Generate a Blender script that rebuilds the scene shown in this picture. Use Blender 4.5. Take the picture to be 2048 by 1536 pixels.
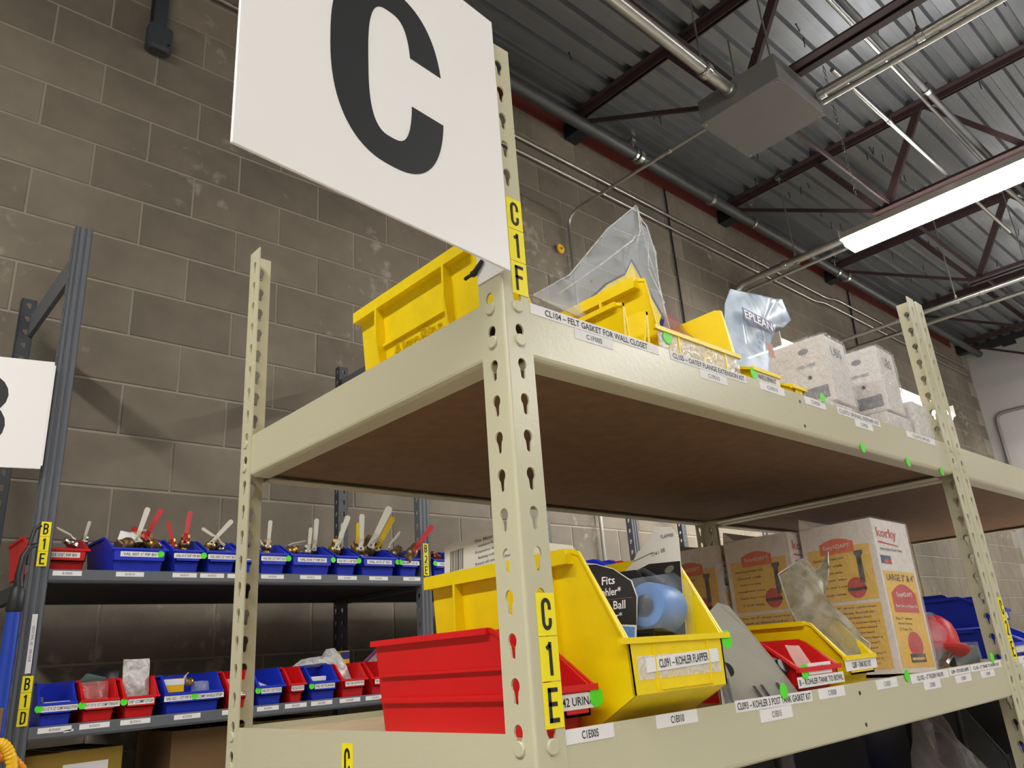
import bpy, math, random
from mathutils import Vector, Matrix, noise as mnoise
sc = bpy.context.scene
for o in list(bpy.data.objects): bpy.data.objects.remove(o)
COL = sc.collection
# ------------------------------------------------------------ camera
CAM = Vector((-0.4944, -0.5256, 1.4414))
yaw, pitch, roll = 0.7587, 0.3425, -0.0737
fwd = Vector((math.sin(yaw)*math.cos(pitch), math.cos(yaw)*math.cos(pitch), math.sin(pitch)))
r0 = Vector((math.cos(yaw), -math.sin(yaw), 0)); u0 = r0.cross(fwd)
rt = r0*math.cos(roll)+u0*math.sin(roll); up = -r0*math.sin(roll)+u0*math.cos(roll)
cd = bpy.data.cameras.new('camera'); cam = bpy.data.objects.new('camera', cd); COL.objects.link(cam)
cam.matrix_world = Matrix((( rt.x, up.x, -fwd.x, CAM.x), (rt.y, up.y, -fwd.y, CAM.y), (rt.z, up.z, -fwd.z, CAM.z), (0,0,0,1)))
cd.sensor_width = 36; cd.lens = 1546/2048*36; cd.clip_start = .02
sc.camera = cam
# ------------------------------------------------------------ world, exposure
w = bpy.data.worlds.new('world'); sc.world = w; w.use_nodes = True
w.node_tree.nodes['Background'].inputs[0].default_value = (.75,.8,.85,1)
w.node_tree.nodes['Background'].inputs[1].default_value = .05
sc.view_settings.view_transform = 'Standard'; sc.view_settings.look = 'None'
sc.view_settings.gamma = 1; sc.view_settings.use_curve_mapping = False
sc.view_settings.exposure = 1.25
LAMP = 26.0          # strength of the LED lenses
LAMP_TINT = (1.0, .99, .965)
# ------------------------------------------------------------ materials
def lin(c):
    return tuple((x/255/12.92 if x/255 <= .04045 else ((x/255+.055)/1.055)**2.4) for x in c)
MAT = {}
def mat(name, rgb, rough=.5, metal=0, var=0, vs=8, bump=0, bs=60, rand=0, coat=0, stretch=None):
    if name in MAT: return MAT[name]
    m = bpy.data.materials.new(name); m.use_nodes = True; nt = m.node_tree; b = nt.nodes['Principled BSDF']
    c = lin(rgb)+(1,); b.inputs['Base Color'].default_value = c
    b.inputs['Roughness'].default_value = rough; b.inputs['Metallic'].default_value = metal
    if coat: b.inputs['Coat Weight'].default_value = coat; b.inputs['Coat Roughness'].default_value = .15
    L = nt.links.new
    tc = None
    if var or bump:
        tc = nt.nodes.new('ShaderNodeTexCoord'); src = tc.outputs['Object']
        if stretch:
            mp = nt.nodes.new('ShaderNodeMapping'); mp.inputs['Scale'].default_value = stretch; L(src, mp.inputs[0]); src = mp.outputs[0]
    last = None
    if var:
        n = nt.nodes.new('ShaderNodeTexNoise'); n.inputs['Scale'].default_value = vs; n.inputs['Detail'].default_value = 6; L(src, n.inputs['Vector'])
        r = nt.nodes.new('ShaderNodeMapRange'); r.inputs[1].default_value = .3; r.inputs[2].default_value = .7
        r.inputs[3].default_value = 1-var; r.inputs[4].default_value = 1+var; L(n.outputs['Fac'], r.inputs[0])
        mx = nt.nodes.new('ShaderNodeMix'); mx.data_type = 'RGBA'; mx.blend_type = 'MULTIPLY'; mx.inputs[0].default_value = 1
        mx.inputs[6].default_value = c; L(r.outputs[0], mx.inputs[7]); last = mx.outputs[2]
    if rand:
        oi = nt.nodes.new('ShaderNodeObjectInfo'); r = nt.nodes.new('ShaderNodeMapRange')
        r.inputs[3].default_value = 1-rand; r.inputs[4].default_value = 1+rand; L(oi.outputs['Random'], r.inputs[0])
        mx = nt.nodes.new('ShaderNodeMix'); mx.data_type = 'RGBA'; mx.blend_type = 'MULTIPLY'; mx.inputs[0].default_value = 1
        if last: L(last, mx.inputs[6])
        else: mx.inputs[6].default_value = c
        L(r.outputs[0], mx.inputs[7]); last = mx.outputs[2]
    if last: L(last, b.inputs['Base Color'])
    if bump:
        n = nt.nodes.new('ShaderNodeTexNoise'); n.inputs['Scale'].default_value = bs; n.inputs['Detail'].default_value = 4; L(src, n.inputs['Vector'])
        bp = nt.nodes.new('ShaderNodeBump'); bp.inputs['Strength'].default_value = bump; bp.inputs['Distance'].default_value = .003
        L(n.outputs['Fac'], bp.inputs['Height']); L(bp.outputs[0], b.inputs['Normal'])
    MAT[name] = m; return m
def film(name, rgb, fac, rough=.12, bs=40, bump=.6):
    """thin clear plastic: mostly transparent with a glossy, wrinkled skin"""
    m = bpy.data.materials.new(name); m.use_nodes = True; nt = m.node_tree; b = nt.nodes['Principled BSDF']; L = nt.links.new
    b.inputs['Base Color'].default_value = lin(rgb)+(1,); b.inputs['Roughness'].default_value = rough
    tc = nt.nodes.new('ShaderNodeTexCoord'); n = nt.nodes.new('ShaderNodeTexNoise'); n.inputs['Scale'].default_value = bs; n.inputs['Detail'].default_value = 3
    n.inputs['Distortion'].default_value = 1.5; L(tc.outputs['Object'], n.inputs['Vector'])
    bp = nt.nodes.new('ShaderNodeBump'); bp.inputs['Strength'].default_value = bump; bp.inputs['Distance'].default_value = .006
    L(n.outputs['Fac'], bp.inputs['Height']); L(bp.outputs[0], b.inputs['Normal'])
    t = nt.nodes.new('ShaderNodeBsdfTransparent'); mx = nt.nodes.new('ShaderNodeMixShader')
    fr = nt.nodes.new('ShaderNodeMapRange'); fr.inputs[1].default_value = .35; fr.inputs[2].default_value = .65
    fr.inputs[3].default_value = fac*.6; fr.inputs[4].default_value = min(1, fac*1.4); L(n.outputs['Fac'], fr.inputs[0]); L(fr.outputs[0], mx.inputs[0])
    L(t.outputs[0], mx.inputs[1]); L(b.outputs[0], mx.inputs[2]); L(mx.outputs[0], nt.nodes['Material Output'].inputs[0])
    MAT[name] = m; return m
def emit(name, rgb, strength):
    m = bpy.data.materials.new(name); m.use_nodes = True; nt = m.node_tree
    e = nt.nodes.new('ShaderNodeEmission'); e.inputs[0].default_value = rgb+(1,); e.inputs[1].default_value = strength
    nt.links.new(e.outputs[0], nt.nodes['Material Output'].inputs[0]); MAT[name] = m; return m
def wall_mat(name, rgb, rand, stain):
    m = mat(name, rgb, .9, 0, .10, 9, .55, 160, rand); nt = m.node_tree; L = nt.links.new; b = nt.nodes['Principled BSDF']
    geo = nt.nodes.new('ShaderNodeNewGeometry')
    src = b.inputs['Base Color'].links[0].from_socket
    if stain:
        n = nt.nodes.new('ShaderNodeTexNoise'); n.inputs['Scale'].default_value = 1.3; n.inputs['Detail'].default_value = 7; L(geo.outputs['Position'], n.inputs['Vector'])
        r = nt.nodes.new('ShaderNodeMapRange'); r.inputs[1].default_value = .42; r.inputs[2].default_value = .68; r.inputs[3].default_value = 1.04; r.inputs[4].default_value = .70; L(n.outputs['Fac'], r.inputs[0])
        mx = nt.nodes.new('ShaderNodeMix'); mx.data_type='RGBA'; mx.blend_type='MULTIPLY'; mx.inputs[0].default_value=1; L(src, mx.inputs[6]); L(r.outputs[0], mx.inputs[7])
        n2 = nt.nodes.new('ShaderNodeTexNoise'); n2.inputs['Scale'].default_value = 14; n2.inputs['Detail'].default_value = 8; L(geo.outputs['Position'], n2.inputs['Vector'])
        n3 = nt.nodes.new('ShaderNodeTexNoise'); n3.inputs['Scale'].default_value = 1.7; L(geo.outputs['Position'], n3.inputs['Vector'])
        ml = nt.nodes.new('ShaderNodeMath'); ml.operation='MULTIPLY'; L(n2.outputs['Fac'], ml.inputs[0]); L(n3.outputs['Fac'], ml.inputs[1])
        r2 = nt.nodes.new('ShaderNodeMapRange'); r2.inputs[1].default_value=.37; r2.inputs[2].default_value=.47; r2.inputs[4].default_value=.45; L(ml.outputs[0], r2.inputs[0])
        m2 = nt.nodes.new('ShaderNodeMix'); m2.data_type='RGBA'; L(r2.outputs[0], m2.inputs[0]); L(mx.outputs[2], m2.inputs[6]); m2.inputs[7].default_value = lin((190,180,165))+(1,)
        L(m2.outputs[2], b.inputs['Base Color'])
    return m
wall_mat('block', (123,113,98), .16, True)
wall_mat('mortar', (150,141,127), 0, False)
mat('beige', (198,192,162), .30, 0, .02, 5, .08, 160)
mat('beige_in', (196,189,158), .38, 0, .02, 5, .06, 220)
mat('board', (118,90,63), .8, 0, .12, 40, .1, 300)
mat('grey_steel', (98,101,106), .45, .1, .04, 20)
mat('dark_steel', (62,65,68), .5, .1, .05, 20)
mat('black_board', (40,38,38), .8)
mat('yellow', (243,212,0), .42, 0, .05, 30, .05, 80)
mat('red', (214,24,28), .38, 0, .03, 20)
mat('blue', (28,52,190), .38, 0, .03, 20)
mat('grey_plastic', (92,94,98), .45, 0, .03, 20)
mat('paper', (232,228,226), .6)
mat('ink', (26,26,28), .6)
mat('soft_ink', (110,110,116), .6)
mat('sign_white', (240,236,232), .45)
mat('sign_black', (30,30,32), .6)
mat('tag_yellow', (246,228,14), .5)
mat('green_dot', (84,226,36), .5)
mat('white_wall', (176,172,168), .85, 0, .03, 3)
mat('floor', (172,168,160), .6, 0, .06, 3)
mat('far_wall', (200,196,188), .9)
mat('deck', (134,136,139), .36, .75, .06, 6)
mat('joist', (60,41,41), .6, .1, .12, 10)
mat('ledger', (104,40,30), .7, 0, .1, 10)
mat('galv', (178,176,168), .28, .85, .05, 20)
mat('rod', (150,148,142), .35, .8)
mat('dull_pipe', (84,84,82), .45, .4, .05, 10)
mat('box_grey', (120,118,116), .5, .2, .03, 6)
mat('fixture', (196,188,178), .45)
mat('black', (24,24,26), .5)
mat('brass', (172,138,72), .3, .85, .12, 60)
mat('bronze', (128,104,70), .4, .7, .15, 60)
mat('copper', (176,96,62), .3, .85)
mat('silver', (180,178,172), .25, .9)
mat('handle_white', (205,200,182), .4)
mat('handle_red', (190,36,38), .4)
mat('handle_yellow', (230,190,30), .4)
mat('card_white', (222,216,205), .7)
mat('card_grey', (150,146,132), .75, 0, .05, 14)
mat('card_black', (34,32,32), .35)
mat('card_edge', (206,190,160), .8)
mat('pkg_white', (226,218,212), .4)
mat('pkg_yellow', (232,186,62), .45)
mat('pkg_orange', (226,92,30), .45)
mat('pkg_red', (198,40,44), .45)
mat('navy', (34,46,110), .5)
mat('flap_blue', (96,140,205), .35)
mat('bag_red', (176,60,66), .5)
mat('pole_blue', (22,60,160), .35)
mat('hose_yellow', (242,186,16), .45)
mat('hose_orange', (240,150,20), .45)
mat('carton', (122,92,58), .85, 0, .08, 10)
mat('carton_yellow', (150,120,40), .8, 0, .08, 10)
mat('pink_paper', (212,160,150), .8)
mat('brown_pipe', (78,48,30), .4, .3)
mat('green_pad', (74,98,90), .6)
mat('purple', (150,30,120), .4)
mat('parts_grey', (120,112,98), .5, .3, .35, 90, .8, 120)
mat('tan_board_top', (198,172,138), .8, 0, .08, 30)
mat('text_brown', (70,48,20), .6)
film('clear', (215,222,228), .24, .06, 12, .5)
film('clear_blue', (202,222,244), .55, .32, 12, .15)
film('cloudy', (160,150,126), .72, .38, 26, .4)
film('cloudy_white', (214,212,206), .66, .22, 30, .6)
film('pink_film', (200,130,126), .5, .15, 26, .6)
film('wrap', (232,230,228), .27, .07, 90, 1.0)
film('wrap_thin', (240,236,230), .15, .05, 55, 1.0)
film('grey_film', (120,114,112), .6, .3, 10, .4)
film('blister', (220,230,245), .16, .04, 10, .1)
film('tape', (240,240,240), .35, .08, 60, .6)
emit('lens', LAMP_TINT, LAMP); emit('deck_glow', LAMP_TINT, LAMP*.35)  # lamp lens, and a weaker added glow for the roof deck
# ------------------------------------------------------------ mesh helpers
class MB:
    def __init__(s): s.v = []; s.f = []
    def add(s, vs, fs):
        k = len(s.v); s.v += [tuple(p) for p in vs]; s.f += [tuple(i+k for i in f) for f in fs]; return s
    def box(s, x0, x1, y0, y1, z0, z1, M=None):
        vs = [Vector((x, y, z)) for z in (z0, z1) for y in (y0, y1) for x in (x0, x1)]
        if M: vs = [M @ p for p in vs]
        return s.add(vs, [(0,2,3,1),(4,5,7,6),(0,1,5,4),(2,6,7,3),(0,4,6,2),(1,3,7,5)])
    def bbox(s, x0, x1, y0, y1, z0, z1, b, M=None):
        """box with chamfered edges"""
        vs = []; 
        for z, i in ((z0,b),(z0+b,0),(z1-b,0),(z1,b)):
            c = b
            for x, y in ((x0+i+c,y0+i),(x1-i-c,y0+i),(x1-i,y0+i+c),(x1-i,y1-i-c),(x1-i-c,y1-i),(x0+i+c,y1-i),(x0+i,y1-i-c),(x0+i,y0+i+c)): vs.append(Vector((x,y,z)))
        if M: vs = [M @ p for p in vs]
        fs = [tuple(range(7,-1,-1)), tuple(range(24,32))]
        for k in range(3):
            for i in range(8): j = (i+1)%8; fs.append((k*8+i, k*8+j, k*8+8+j, k*8+8+i))
        return s.add(vs, fs)
    def prism(s, poly, d, M=None):
        """poly: list of 3D points (planar), extruded by vector d"""
        n = len(poly); vs = [Vector(p) for p in poly]+[Vector(p)+Vector(d) for p in poly]
        if M: vs = [M @ p for p in vs]
        return s.add(vs, [tuple(range(n-1,-1,-1)), tuple(range(n,2*n))]+[(i,(i+1)%n,n+(i+1)%n,n+i) for i in range(n)])
    def tube(s, path, r, n=10, cap=True):
        path = [Vector(p) for p in path]; rs = r if isinstance(r,(list,tuple)) else [r]*len(path)
        rings = []; prev = None
        for i, p in enumerate(path):
            t = (path[min(i+1,len(path)-1)]-path[max(i-1,0)]).normalized()
            a = prev if prev else (Vector((0,0,1)) if abs(t.z) < .9 else Vector((1,0,0)))
            a = (a-t*a.dot(t)); a = a.normalized() if a.length > 1e-6 else t.orthogonal().normalized(); b = t.cross(a); prev = a
            rings.append([p+a*math.cos(2*math.pi*k/n)*rs[i]+b*math.sin(2*math.pi*k/n)*rs[i] for k in range(n)])
        vs = [q for rg in rings for q in rg]; fs = []
        for i in range(len(path)-1):
            for k in range(n): j=(k+1)%n; fs.append((i*n+k,i*n+j,(i+1)*n+j,(i+1)*n+k))
        if cap: fs += [tuple(range(n-1,-1,-1)), tuple(range((len(path)-1)*n, len(path)*n))]
        return s.add(vs, fs)
    def lathe(s, prof, n=16, M=None, seg=None):
        """prof: (r,z) list revolved about z"""
        vs = []; fs = []
        for r, z in prof:
            for k in range(n): a = 2*math.pi*k/n; vs.append(Vector((r*math.cos(a), r*math.sin(a), z)))
        for i in range(len(prof)-1):
            for k in range(n): j=(k+1)%n; fs.append((i*n+k,i*n+j,(i+1)*n+j,(i+1)*n+k))
        fs += [tuple(range(n-1,-1,-1)), tuple(range((len(prof)-1)*n, len(prof)*n))]
        if M: vs = [M @ p for p in vs]
        return s.add(vs, fs)
    def mesh(s, name, material, smooth=False):
        me = bpy.data.meshes.new(name); me.from_pydata(s.v, [], s.f); me.materials.append(MAT[material])
        if smooth:
            for p in me.polygons: p.use_smooth = True
            me.set_sharp_from_angle(angle=math.radians(38))
        me.update(); return me
    def build(s, name, material, parent=None, smooth=False, label=None, M=None):
        return link(name, s.mesh(name, material, smooth), parent, label, M)
def link(name, me, parent=None, label=None, M=None):
    o = bpy.data.objects.new(name, me); COL.objects.link(o)
    if parent: o.parent = parent
    if M is not None: o.matrix_local = M
    if label: o['label'] = label
    return o
def tag(o, label, cat, group=None, kind=None):
    if label: o['label'] = label
    if cat: o['category'] = cat
    if group: o['group'] = group
    if kind: o['kind'] = kind
    return o
def thing(name, label, cat, loc=(0,0,0), rz=0, group=None, rot=None):
    o = bpy.data.objects.new(name, None); COL.objects.link(o); o.empty_display_size = .05
    o.location = loc; o.rotation_euler = rot if rot else (0,0,rz)
    return tag(o, label, cat, group)
def copy_tree(o, parent=None):
    c = o.copy(); COL.objects.link(c); c.parent = parent
    if parent: c.matrix_parent_inverse = o.matrix_parent_inverse.copy()
    for ch in list(o.children): copy_tree(ch, c)
    return c
T = Matrix.Translation
def R(a, ax): return Matrix.Rotation(math.radians(a), 4, ax)
def frame(o, u, v):
    """matrix with x=u, y=v, z=u×v at origin o"""
    u = Vector(u).normalized(); v = Vector(v).normalized(); n = u.cross(v)
    return Matrix(((u.x,v.x,n.x,o[0]),(u.y,v.y,n.y,o[1]),(u.z,v.z,n.z,o[2]),(0,0,0,1)))
# text -> mesh
_txt = {}
def text_geo(s):
    if s in _txt: return _txt[s]
    c = bpy.data.curves.new('t', 'FONT'); c.body = s; c.size = 1; c.resolution_u = 2; c.offset = .012
    o = bpy.data.objects.new('t', c); COL.objects.link(o)
    me = bpy.data.meshes.new_from_object(o)
    vs = [tuple(v.co) for v in me.vertices]; fs = [tuple(p.vertices) for p in me.polygons]
    bpy.data.objects.remove(o); bpy.data.curves.remove(c); bpy.data.meshes.remove(me)
    x0 = min(v[0] for v in vs); x1 = max(v[0] for v in vs); y0 = min(v[1] for v in vs); y1 = max(v[1] for v in vs)
    _txt[s] = ([(v[0]-x0, v[1]-y0) for v in vs], fs, x1-x0, y1-y0); return _txt[s]
def lettering(s, M, w, h, parent, material='ink', dz=.0005, name='lettering', depth=0):
    """text centred on frame M, stretched to w x h"""
    vs, fs, tw, th = text_geo(s)
    mb = MB(); mb.add([M @ Vector(((x/tw-.5)*w, (y/th-.5)*h, dz)) for x, y in vs], fs)
    if depth:
        for f in fs: mb.prism([M @ Vector(((vs[i][0]/tw-.5)*w, (vs[i][1]/th-.5)*h, dz)) for i in f], M.to_3x3() @ Vector((0,0,-depth)))
    return mb.build(name, material, parent)
def slab(M, w, h, t, name, material, parent, label=None):
    mb = MB(); mb.box(-w/2, w/2, -h/2, h/2, 0, t, M); return mb.build(name, material, parent, label=label)
def sticker(M, w, h, text, parent, tw=.8, th=.5, paper='paper', ink='ink', name='label_strip', label=None, dx=0, t=.0004):
    p = slab(M, w, h, t, name, paper, parent, label)
    if text: lettering(text, M @ T((dx,0,t)), w*tw, h*th, p, ink, .0003)
    return p
def dot(M, r, parent, sx=1):
    mb = MB(); mb.lathe([(r*.94,0),(r,.0002),(r,.0005),(r*.96,.0007)], 20, M @ Matrix.Diagonal((sx,1,1,1))); return mb.build('green_dot', 'green_dot', parent)
# condensed bold stroke letters for the location tags and the aisle signs (unit height)
def arc(cx, cy, rx, ry, a0, a1, n=8):
    return [(cx+rx*math.cos(math.radians(a0+(a1-a0)*i/n)), cy+ry*math.sin(math.radians(a0+(a1-a0)*i/n))) for i in range(n+1)]
def glyph(ch, w, ry, gap=.15):
    h = 1; c = w/2
    if ch == 'C': return [[(w,.5+gap)]+arc(c,h-ry,c,ry,0,180,14)+arc(c,ry,c,ry,180,360,14)+[(w,.5-gap)]]
    if ch == '1': return [[(c+.04,0),(c+.04,1)],[(c+.04,.97),(c-.14,.84)]]
    if ch == 'F': return [[(0,0),(0,1)],[(0,1),(w,1)],[(0,.54),(w*.82,.54)]]
    if ch == 'E': return [[(0,0),(0,1)],[(0,1),(w,1)],[(0,.53),(w*.85,.53)],[(0,0),(w,0)]]
    if ch == 'B': return [[(0,0),(0,1)],[(0,1),(c,1)]+arc(c,.765,c*.95,.235,90,-90,10)+[(0,.53)],[(c,.53)]+arc(c,.265,c,.265,90,-90,10)+[(0,0)]]
    if ch == 'D': return [[(0,0),(0,1)],[(0,1)]+arc(c,1-ry,c,ry,90,0,8)+arc(c,ry,c,ry,0,-90,8)+[(0,0)]]
    if ch == '2': return [arc(c,1-ry,c,ry,170,0,10)+[(w,.66),(0,.0),(w,0)]]
    if ch == '3': return [arc(c,.75,c,.25,160,-90,12), arc(c,.25,c,.25,90,-160,12)]
    return []
def stroke_letter(ch, M, h, w, th, parent, material='ink', ry=.22, gap=.15, t=.0004, name='lettering'):
    """strokes of thickness th; letter box h x w centred on M"""
    mb = MB(); ww = (w-th)/(h-th)
    for pl in glyph(ch, ww, ry, gap):
        P = [Vector(((x-ww/2)*(h-th), (y-.5)*(h-th), 0)) for x, y in pl]
        P = [p for i, p in enumerate(P) if i == 0 or (p-P[i-1]).length > 1e-7]
        Lf = []; Rt = []
        for i, p in enumerate(P):
            d = (P[min(i+1,len(P)-1)]-P[max(i-1,0)]).normalized(); nrm = Vector((-d.y, d.x, 0))
            if 0 < i < len(P)-1:
                d1 = (P[i]-P[i-1]).normalized(); d2 = (P[i+1]-P[i]).normalized(); k = max(.5, math.cos(d1.angle(d2)/2))
            else: k = 1
            e = Vector((0,0,0))
            if ch in 'FEBD' and len(P) <= 2 or ch in 'BD': 
                if i == 0 and abs(d.x) > .5: e = -d*th/2*0.98
                if i == 0 and abs(d.y) > .9: e = -d*th/2
                if i == len(P)-1 and abs(d.y) > .9: e = d*th/2
                if i == len(P)-1 and d.x > .5: e = d*th/2
            if ch == '1' and len(P) == 2 and abs(d.y) > .9: e = (-d if i == 0 else d)*th/2
            Lf.append(p+e+nrm*th/2/k); Rt.append(p+e-nrm*th/2/k)
        for i in range(len(P)-1):
            mb.prism([M @ q for q in (Lf[i],Rt[i],Rt[i+1],Lf[i+1])], M.to_3x3() @ Vector((0,0,t)))
    return mb.build(name, material, parent)
def loc_tag(M, w, h, chars, parent):
    """yellow vertical location tag: one cell for each character, M at its centre"""
    n = len(chars); ch = h/n
    p = MB()
    for i in range(n): p.box(-w/2, w/2, h/2-(i+1)*ch+.0004, h/2-i*ch-.0004, 0, .0005, M)
    p = p.build('location_tag', 'tag_yellow', parent, label='yellow tag with black characters '+' '.join(chars))
    for i, c in enumerate(chars):
        stroke_letter(c, M @ T((0, h/2-(i+.5)*ch, .0005)), ch*.74, w*.52, w*.155, p)
    return p
def pillow(outline, nrm, bulge, mb=None, rings=5, noise=.0, seed=0, res=None):
    """crumpled two-sided bag from a closed outline"""
    mb = mb or MB(); O = [Vector(p) for p in outline]; nrm = Vector(nrm).normalized()
    if res:
        Q = []
        for i in range(len(O)):
            a, b = O[i], O[(i+1)%len(O)]; k = max(1, int((b-a).length/res))
            for j in range(k): Q.append(a.lerp(b, j/k))
        O = Q
    c = sum(O, Vector())/len(O); n = len(O); off = Vector((seed*3.1, seed*1.7, seed*.9))
    for sgn in (1, -1):
        vs = []
        for k in range(rings):
            s = k/rings
            for p in O:
                q = p.lerp(c, s); pr = math.sin(min(1, s*1.35)*math.pi/2)
                d = bulge*pr*sgn
                if noise: d += noise*mnoise.noise(q*38+off)+noise*.5*mnoise.noise(q*90+off)
                vs.append(q+nrm*d)
        vs.append(c+nrm*bulge*sgn)
        fs = []
        for k in range(rings-1):
            for i in range(n):
                j = (i+1)%n; f = (k*n+i, k*n+j, (k+1)*n+j, (k+1)*n+i); fs.append(f if sgn > 0 else f[::-1])
        for i in range(n):
            j = (i+1)%n; f = ((rings-1)*n+i, (rings-1)*n+j, rings*n); fs.append(f if sgn > 0 else f[::-1])
        mb.add(vs, fs)
    return mb
# ============================================================ ROOM
X0, X1, Y0, YW, ZD = -6.0, 11.15, -9.0, 2.51, 5.10
def struct(name, mb, material, label=None):
    o = mb.build(name, material); o['kind'] = 'structure'
    if label: o['label'] = label
    return o
struct('floor', MB().box(X0-.3, X1+.3, Y0-.3, YW+.3, -.1, 0), 'floor')
wall_back = struct('wall_back', MB().box(X0, X1, YW+.0005, YW+.2, 0, ZD+.2), 'mortar', 'weathered grey-brown concrete block wall behind the shelving')
wr = MB()
wr.box(X1, X1+.2, Y0, YW+.2, 0, ZD+.2)
struct('wall_right', wr, 'white_wall', 'plain pale wall at the far end of the room')
struct('wall_left', MB().box(X0-.2, X0, Y0, YW+.2, 0, ZD+.2), 'far_wall')
struct('wall_front', MB().box(X0, X1, Y0-.2, Y0, 0, ZD+.2), 'far_wall')
# concrete blocks, each proud of the recessed mortar
BL, BH, ZC, XC = .4064, .2032, 2.139, .326
blk = MB(); a, b_ = BL/2-.0042, BH/2-.0042; i_ = .003
vs = [(-a,.03,-b_),(a,.03,-b_),(a,.03,b_),(-a,.03,b_),(-a,.003,-b_),(a,.003,-b_),(a,.003,b_),(-a,.003,b_),(-a+i_,0,-b_+i_),(a-i_,0,-b_+i_),(a-i_,0,b_-i_),(-a+i_,0,b_-i_)]
blk.add(vs, [(0,1,5,4),(1,2,6,5),(2,3,7,6),(3,0,4,7),(4,5,9,8),(5,6,10,9),(6,7,11,10),(7,4,8,11),(8,9,10,11)])
bme = blk.mesh('block', 'block')
cells = []
for r in range(-10, 15):
    z = ZC+(r+.5)*BH
    if z-BH/2 < .1 or z+BH/2 > 5.03: continue
    off = XC+(BL/2 if r % 2 == 0 else 0)
    for c in range(-18, 32):
        x = off+(c+.5)*BL
        if x-BL/2 < X0 or x+BL/2 > X1: continue
        v = Vector((x, YW, z))-CAM; d = v.dot(fwd)
        px, py = (v.dot(rt)/d*1546+1024, 768-v.dot(up)/d*1546) if d > .1 else (-9e9, 0)
        vis = -170 < px < 2100 and -120 < py < 1660
        cells.append((0 if vis else 1, v.length, x, z))
cells.sort(); rest = MB()
for k, (nv, dist, x, z) in enumerate(cells):
    if k < 300: link('concrete_block', bme, wall_back, M=T((x, YW-.003, z)))
    else:
        rest.add([(p[0]+x, p[1]+YW-.003, p[2]+z) for p in blk.v], blk.f)
o = rest.build('concrete_block', 'block', wall_back); o['kind'] = 'stuff'
# steel roof deck: corrugated sheets running along the wall
ceiling = struct('ceiling', MB().box(X0, X1, Y0, YW+.2, ZD+.06, ZD+.1), 'deck', 'corrugated galvanised steel roof deck')
pm = MB(); prof = []
PW = .914
for k in range(6):
    y = k*PW/6
    prof += [(y, .038), (y+.018, .038), (y+.030, 0), (y+.110, 0), (y+.122, .038)]
prof.append((PW, .038))
n = len(prof); vs = [(x, y, z) for x in (X0, X1) for y, z in prof]
pm.add(vs, [(i, i+1, n+i+1, n+i) for i in range(n-1)])
# stiffening crease in each flat
for k in range(6):
    y = k*PW/6+.070; pm.box(X0, X1, y-.002, y+.002, -.0015, .0002)
pme = pm.mesh('deck_panel', 'deck')
y = YW-.02
while y > Y0:
    y -= PW; link('deck_panel', pme, ceiling, M=T((0, y, ZD)))
random.seed(5)
sm = MB(); sm.tube([(0,0,0),(0,0,-.07)], .0034, 5); sm.tube([(0,0,-.002),(0,0,0)], .008, 6); sme = sm.mesh('deck_screw', 'black')
for k in range(120):
    x = random.uniform(1.6, 9.5); yy = random.choice([2.0,1.85,1.55,1.25,.95,.65,.35,.05,-.25])+random.uniform(-.05,.05)
    link('deck_screw', sme, ceiling, M=T((x, yy, ZD+.004)) @ R(random.uniform(-14,14),'X'))
# red ledger angle and joist pockets
led = MB(); led.box(X0, X1-.6, YW-.012, YW, 4.985, ZD); led.box(X0, X1-.6, YW-.09, YW, ZD-.012, ZD)
o = led.build('trim_1', 'ledger'); o['kind'] = 'structure'; o['label'] = 'red primed steel ledger angle along the top of the block wall'
# dark jagged closure where deck meets end wall
cl = MB()
for k in range(40):
    yy = YW-.15-k*.16; cl.box(X1-.05, X1, yy-.16, yy, ZD-.07-.03*(k%3), ZD+.05)
o = cl.build('trim_2', 'black_board'); o['kind'] = 'structure'; o['label'] = 'ragged dark closure between roof deck and end wall'
# ------------------------------------------------------------ joists
def joist(x):
    t = thing('roof_joist', 'dark red steel truss joist under the roof deck', 'joist', (x, 0, 0))
    for z0, nm in ((ZD, 'top_chord'), (4.385, 'bottom_chord')):
        m = MB(); ya, yb = (Y0, 2.42) if nm == 'top_chord' else (Y0, 1.25)
        for s in (-1, 1):
            xa, xb = sorted((s*.012, s*.064))
            if nm == 'top_chord': m.box(xa, xb, ya, yb, z0-.006, z0); xa, xb = sorted((s*.012, s*.018)); m.box(xa, xb, ya, yb, z0-.05, z0)
            else: m.box(xa, xb, ya, yb, z0, z0+.006); xa, xb = sorted((s*.012, s*.018)); m.box(xa, xb, ya, yb, z0, z0+.05)
        m.build(nm, 'joist', t)
    def web(y1, z1, y2, z2, r=.019):
        d = Vector((0,y2-y1,z2-z1)); L = d.length; M = frame((0,y1,z1), (1,0,0), d)
        MB().box(-r*.6, r*.6, 0, L, -r, r, M).build('web_bar', 'joist', t)
    web(2.36, 5.02, 1.2, 4.41, .014); web(1.6, 5.07, 1.2, 4.41, .022); 
    for k in range(5):
        web(1.17-1.0*k, 4.41, .78-1.0*k, 5.07, .026); web(.74-1.0*k, 5.07, .23-1.0*k, 4.41, .018)
    MB().box(-.06, .06, 2.34, 2.50, 4.93, 5.05).build('bearing_seat', 'black', t)
    return t
j0 = joist(3.13)
jl = ['first roof joist from the C sign, half hidden behind the grey ceiling box', 'second roof joist, passing above the lit strip lamp', 'third roof joist, emerging below the lit strip lamp', 'fourth roof joist, behind the top of the far rack post', 'roof joist nearest the pale end wall']
tag(j0, jl[0], 'joist', 'roof joists')
for x, l in zip((5.08, 7.05, 9.0, 10.8), jl[1:]):
    c = copy_tree(j0); c.location.x = x; tag(c, l, 'joist', 'roof joists')
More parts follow.
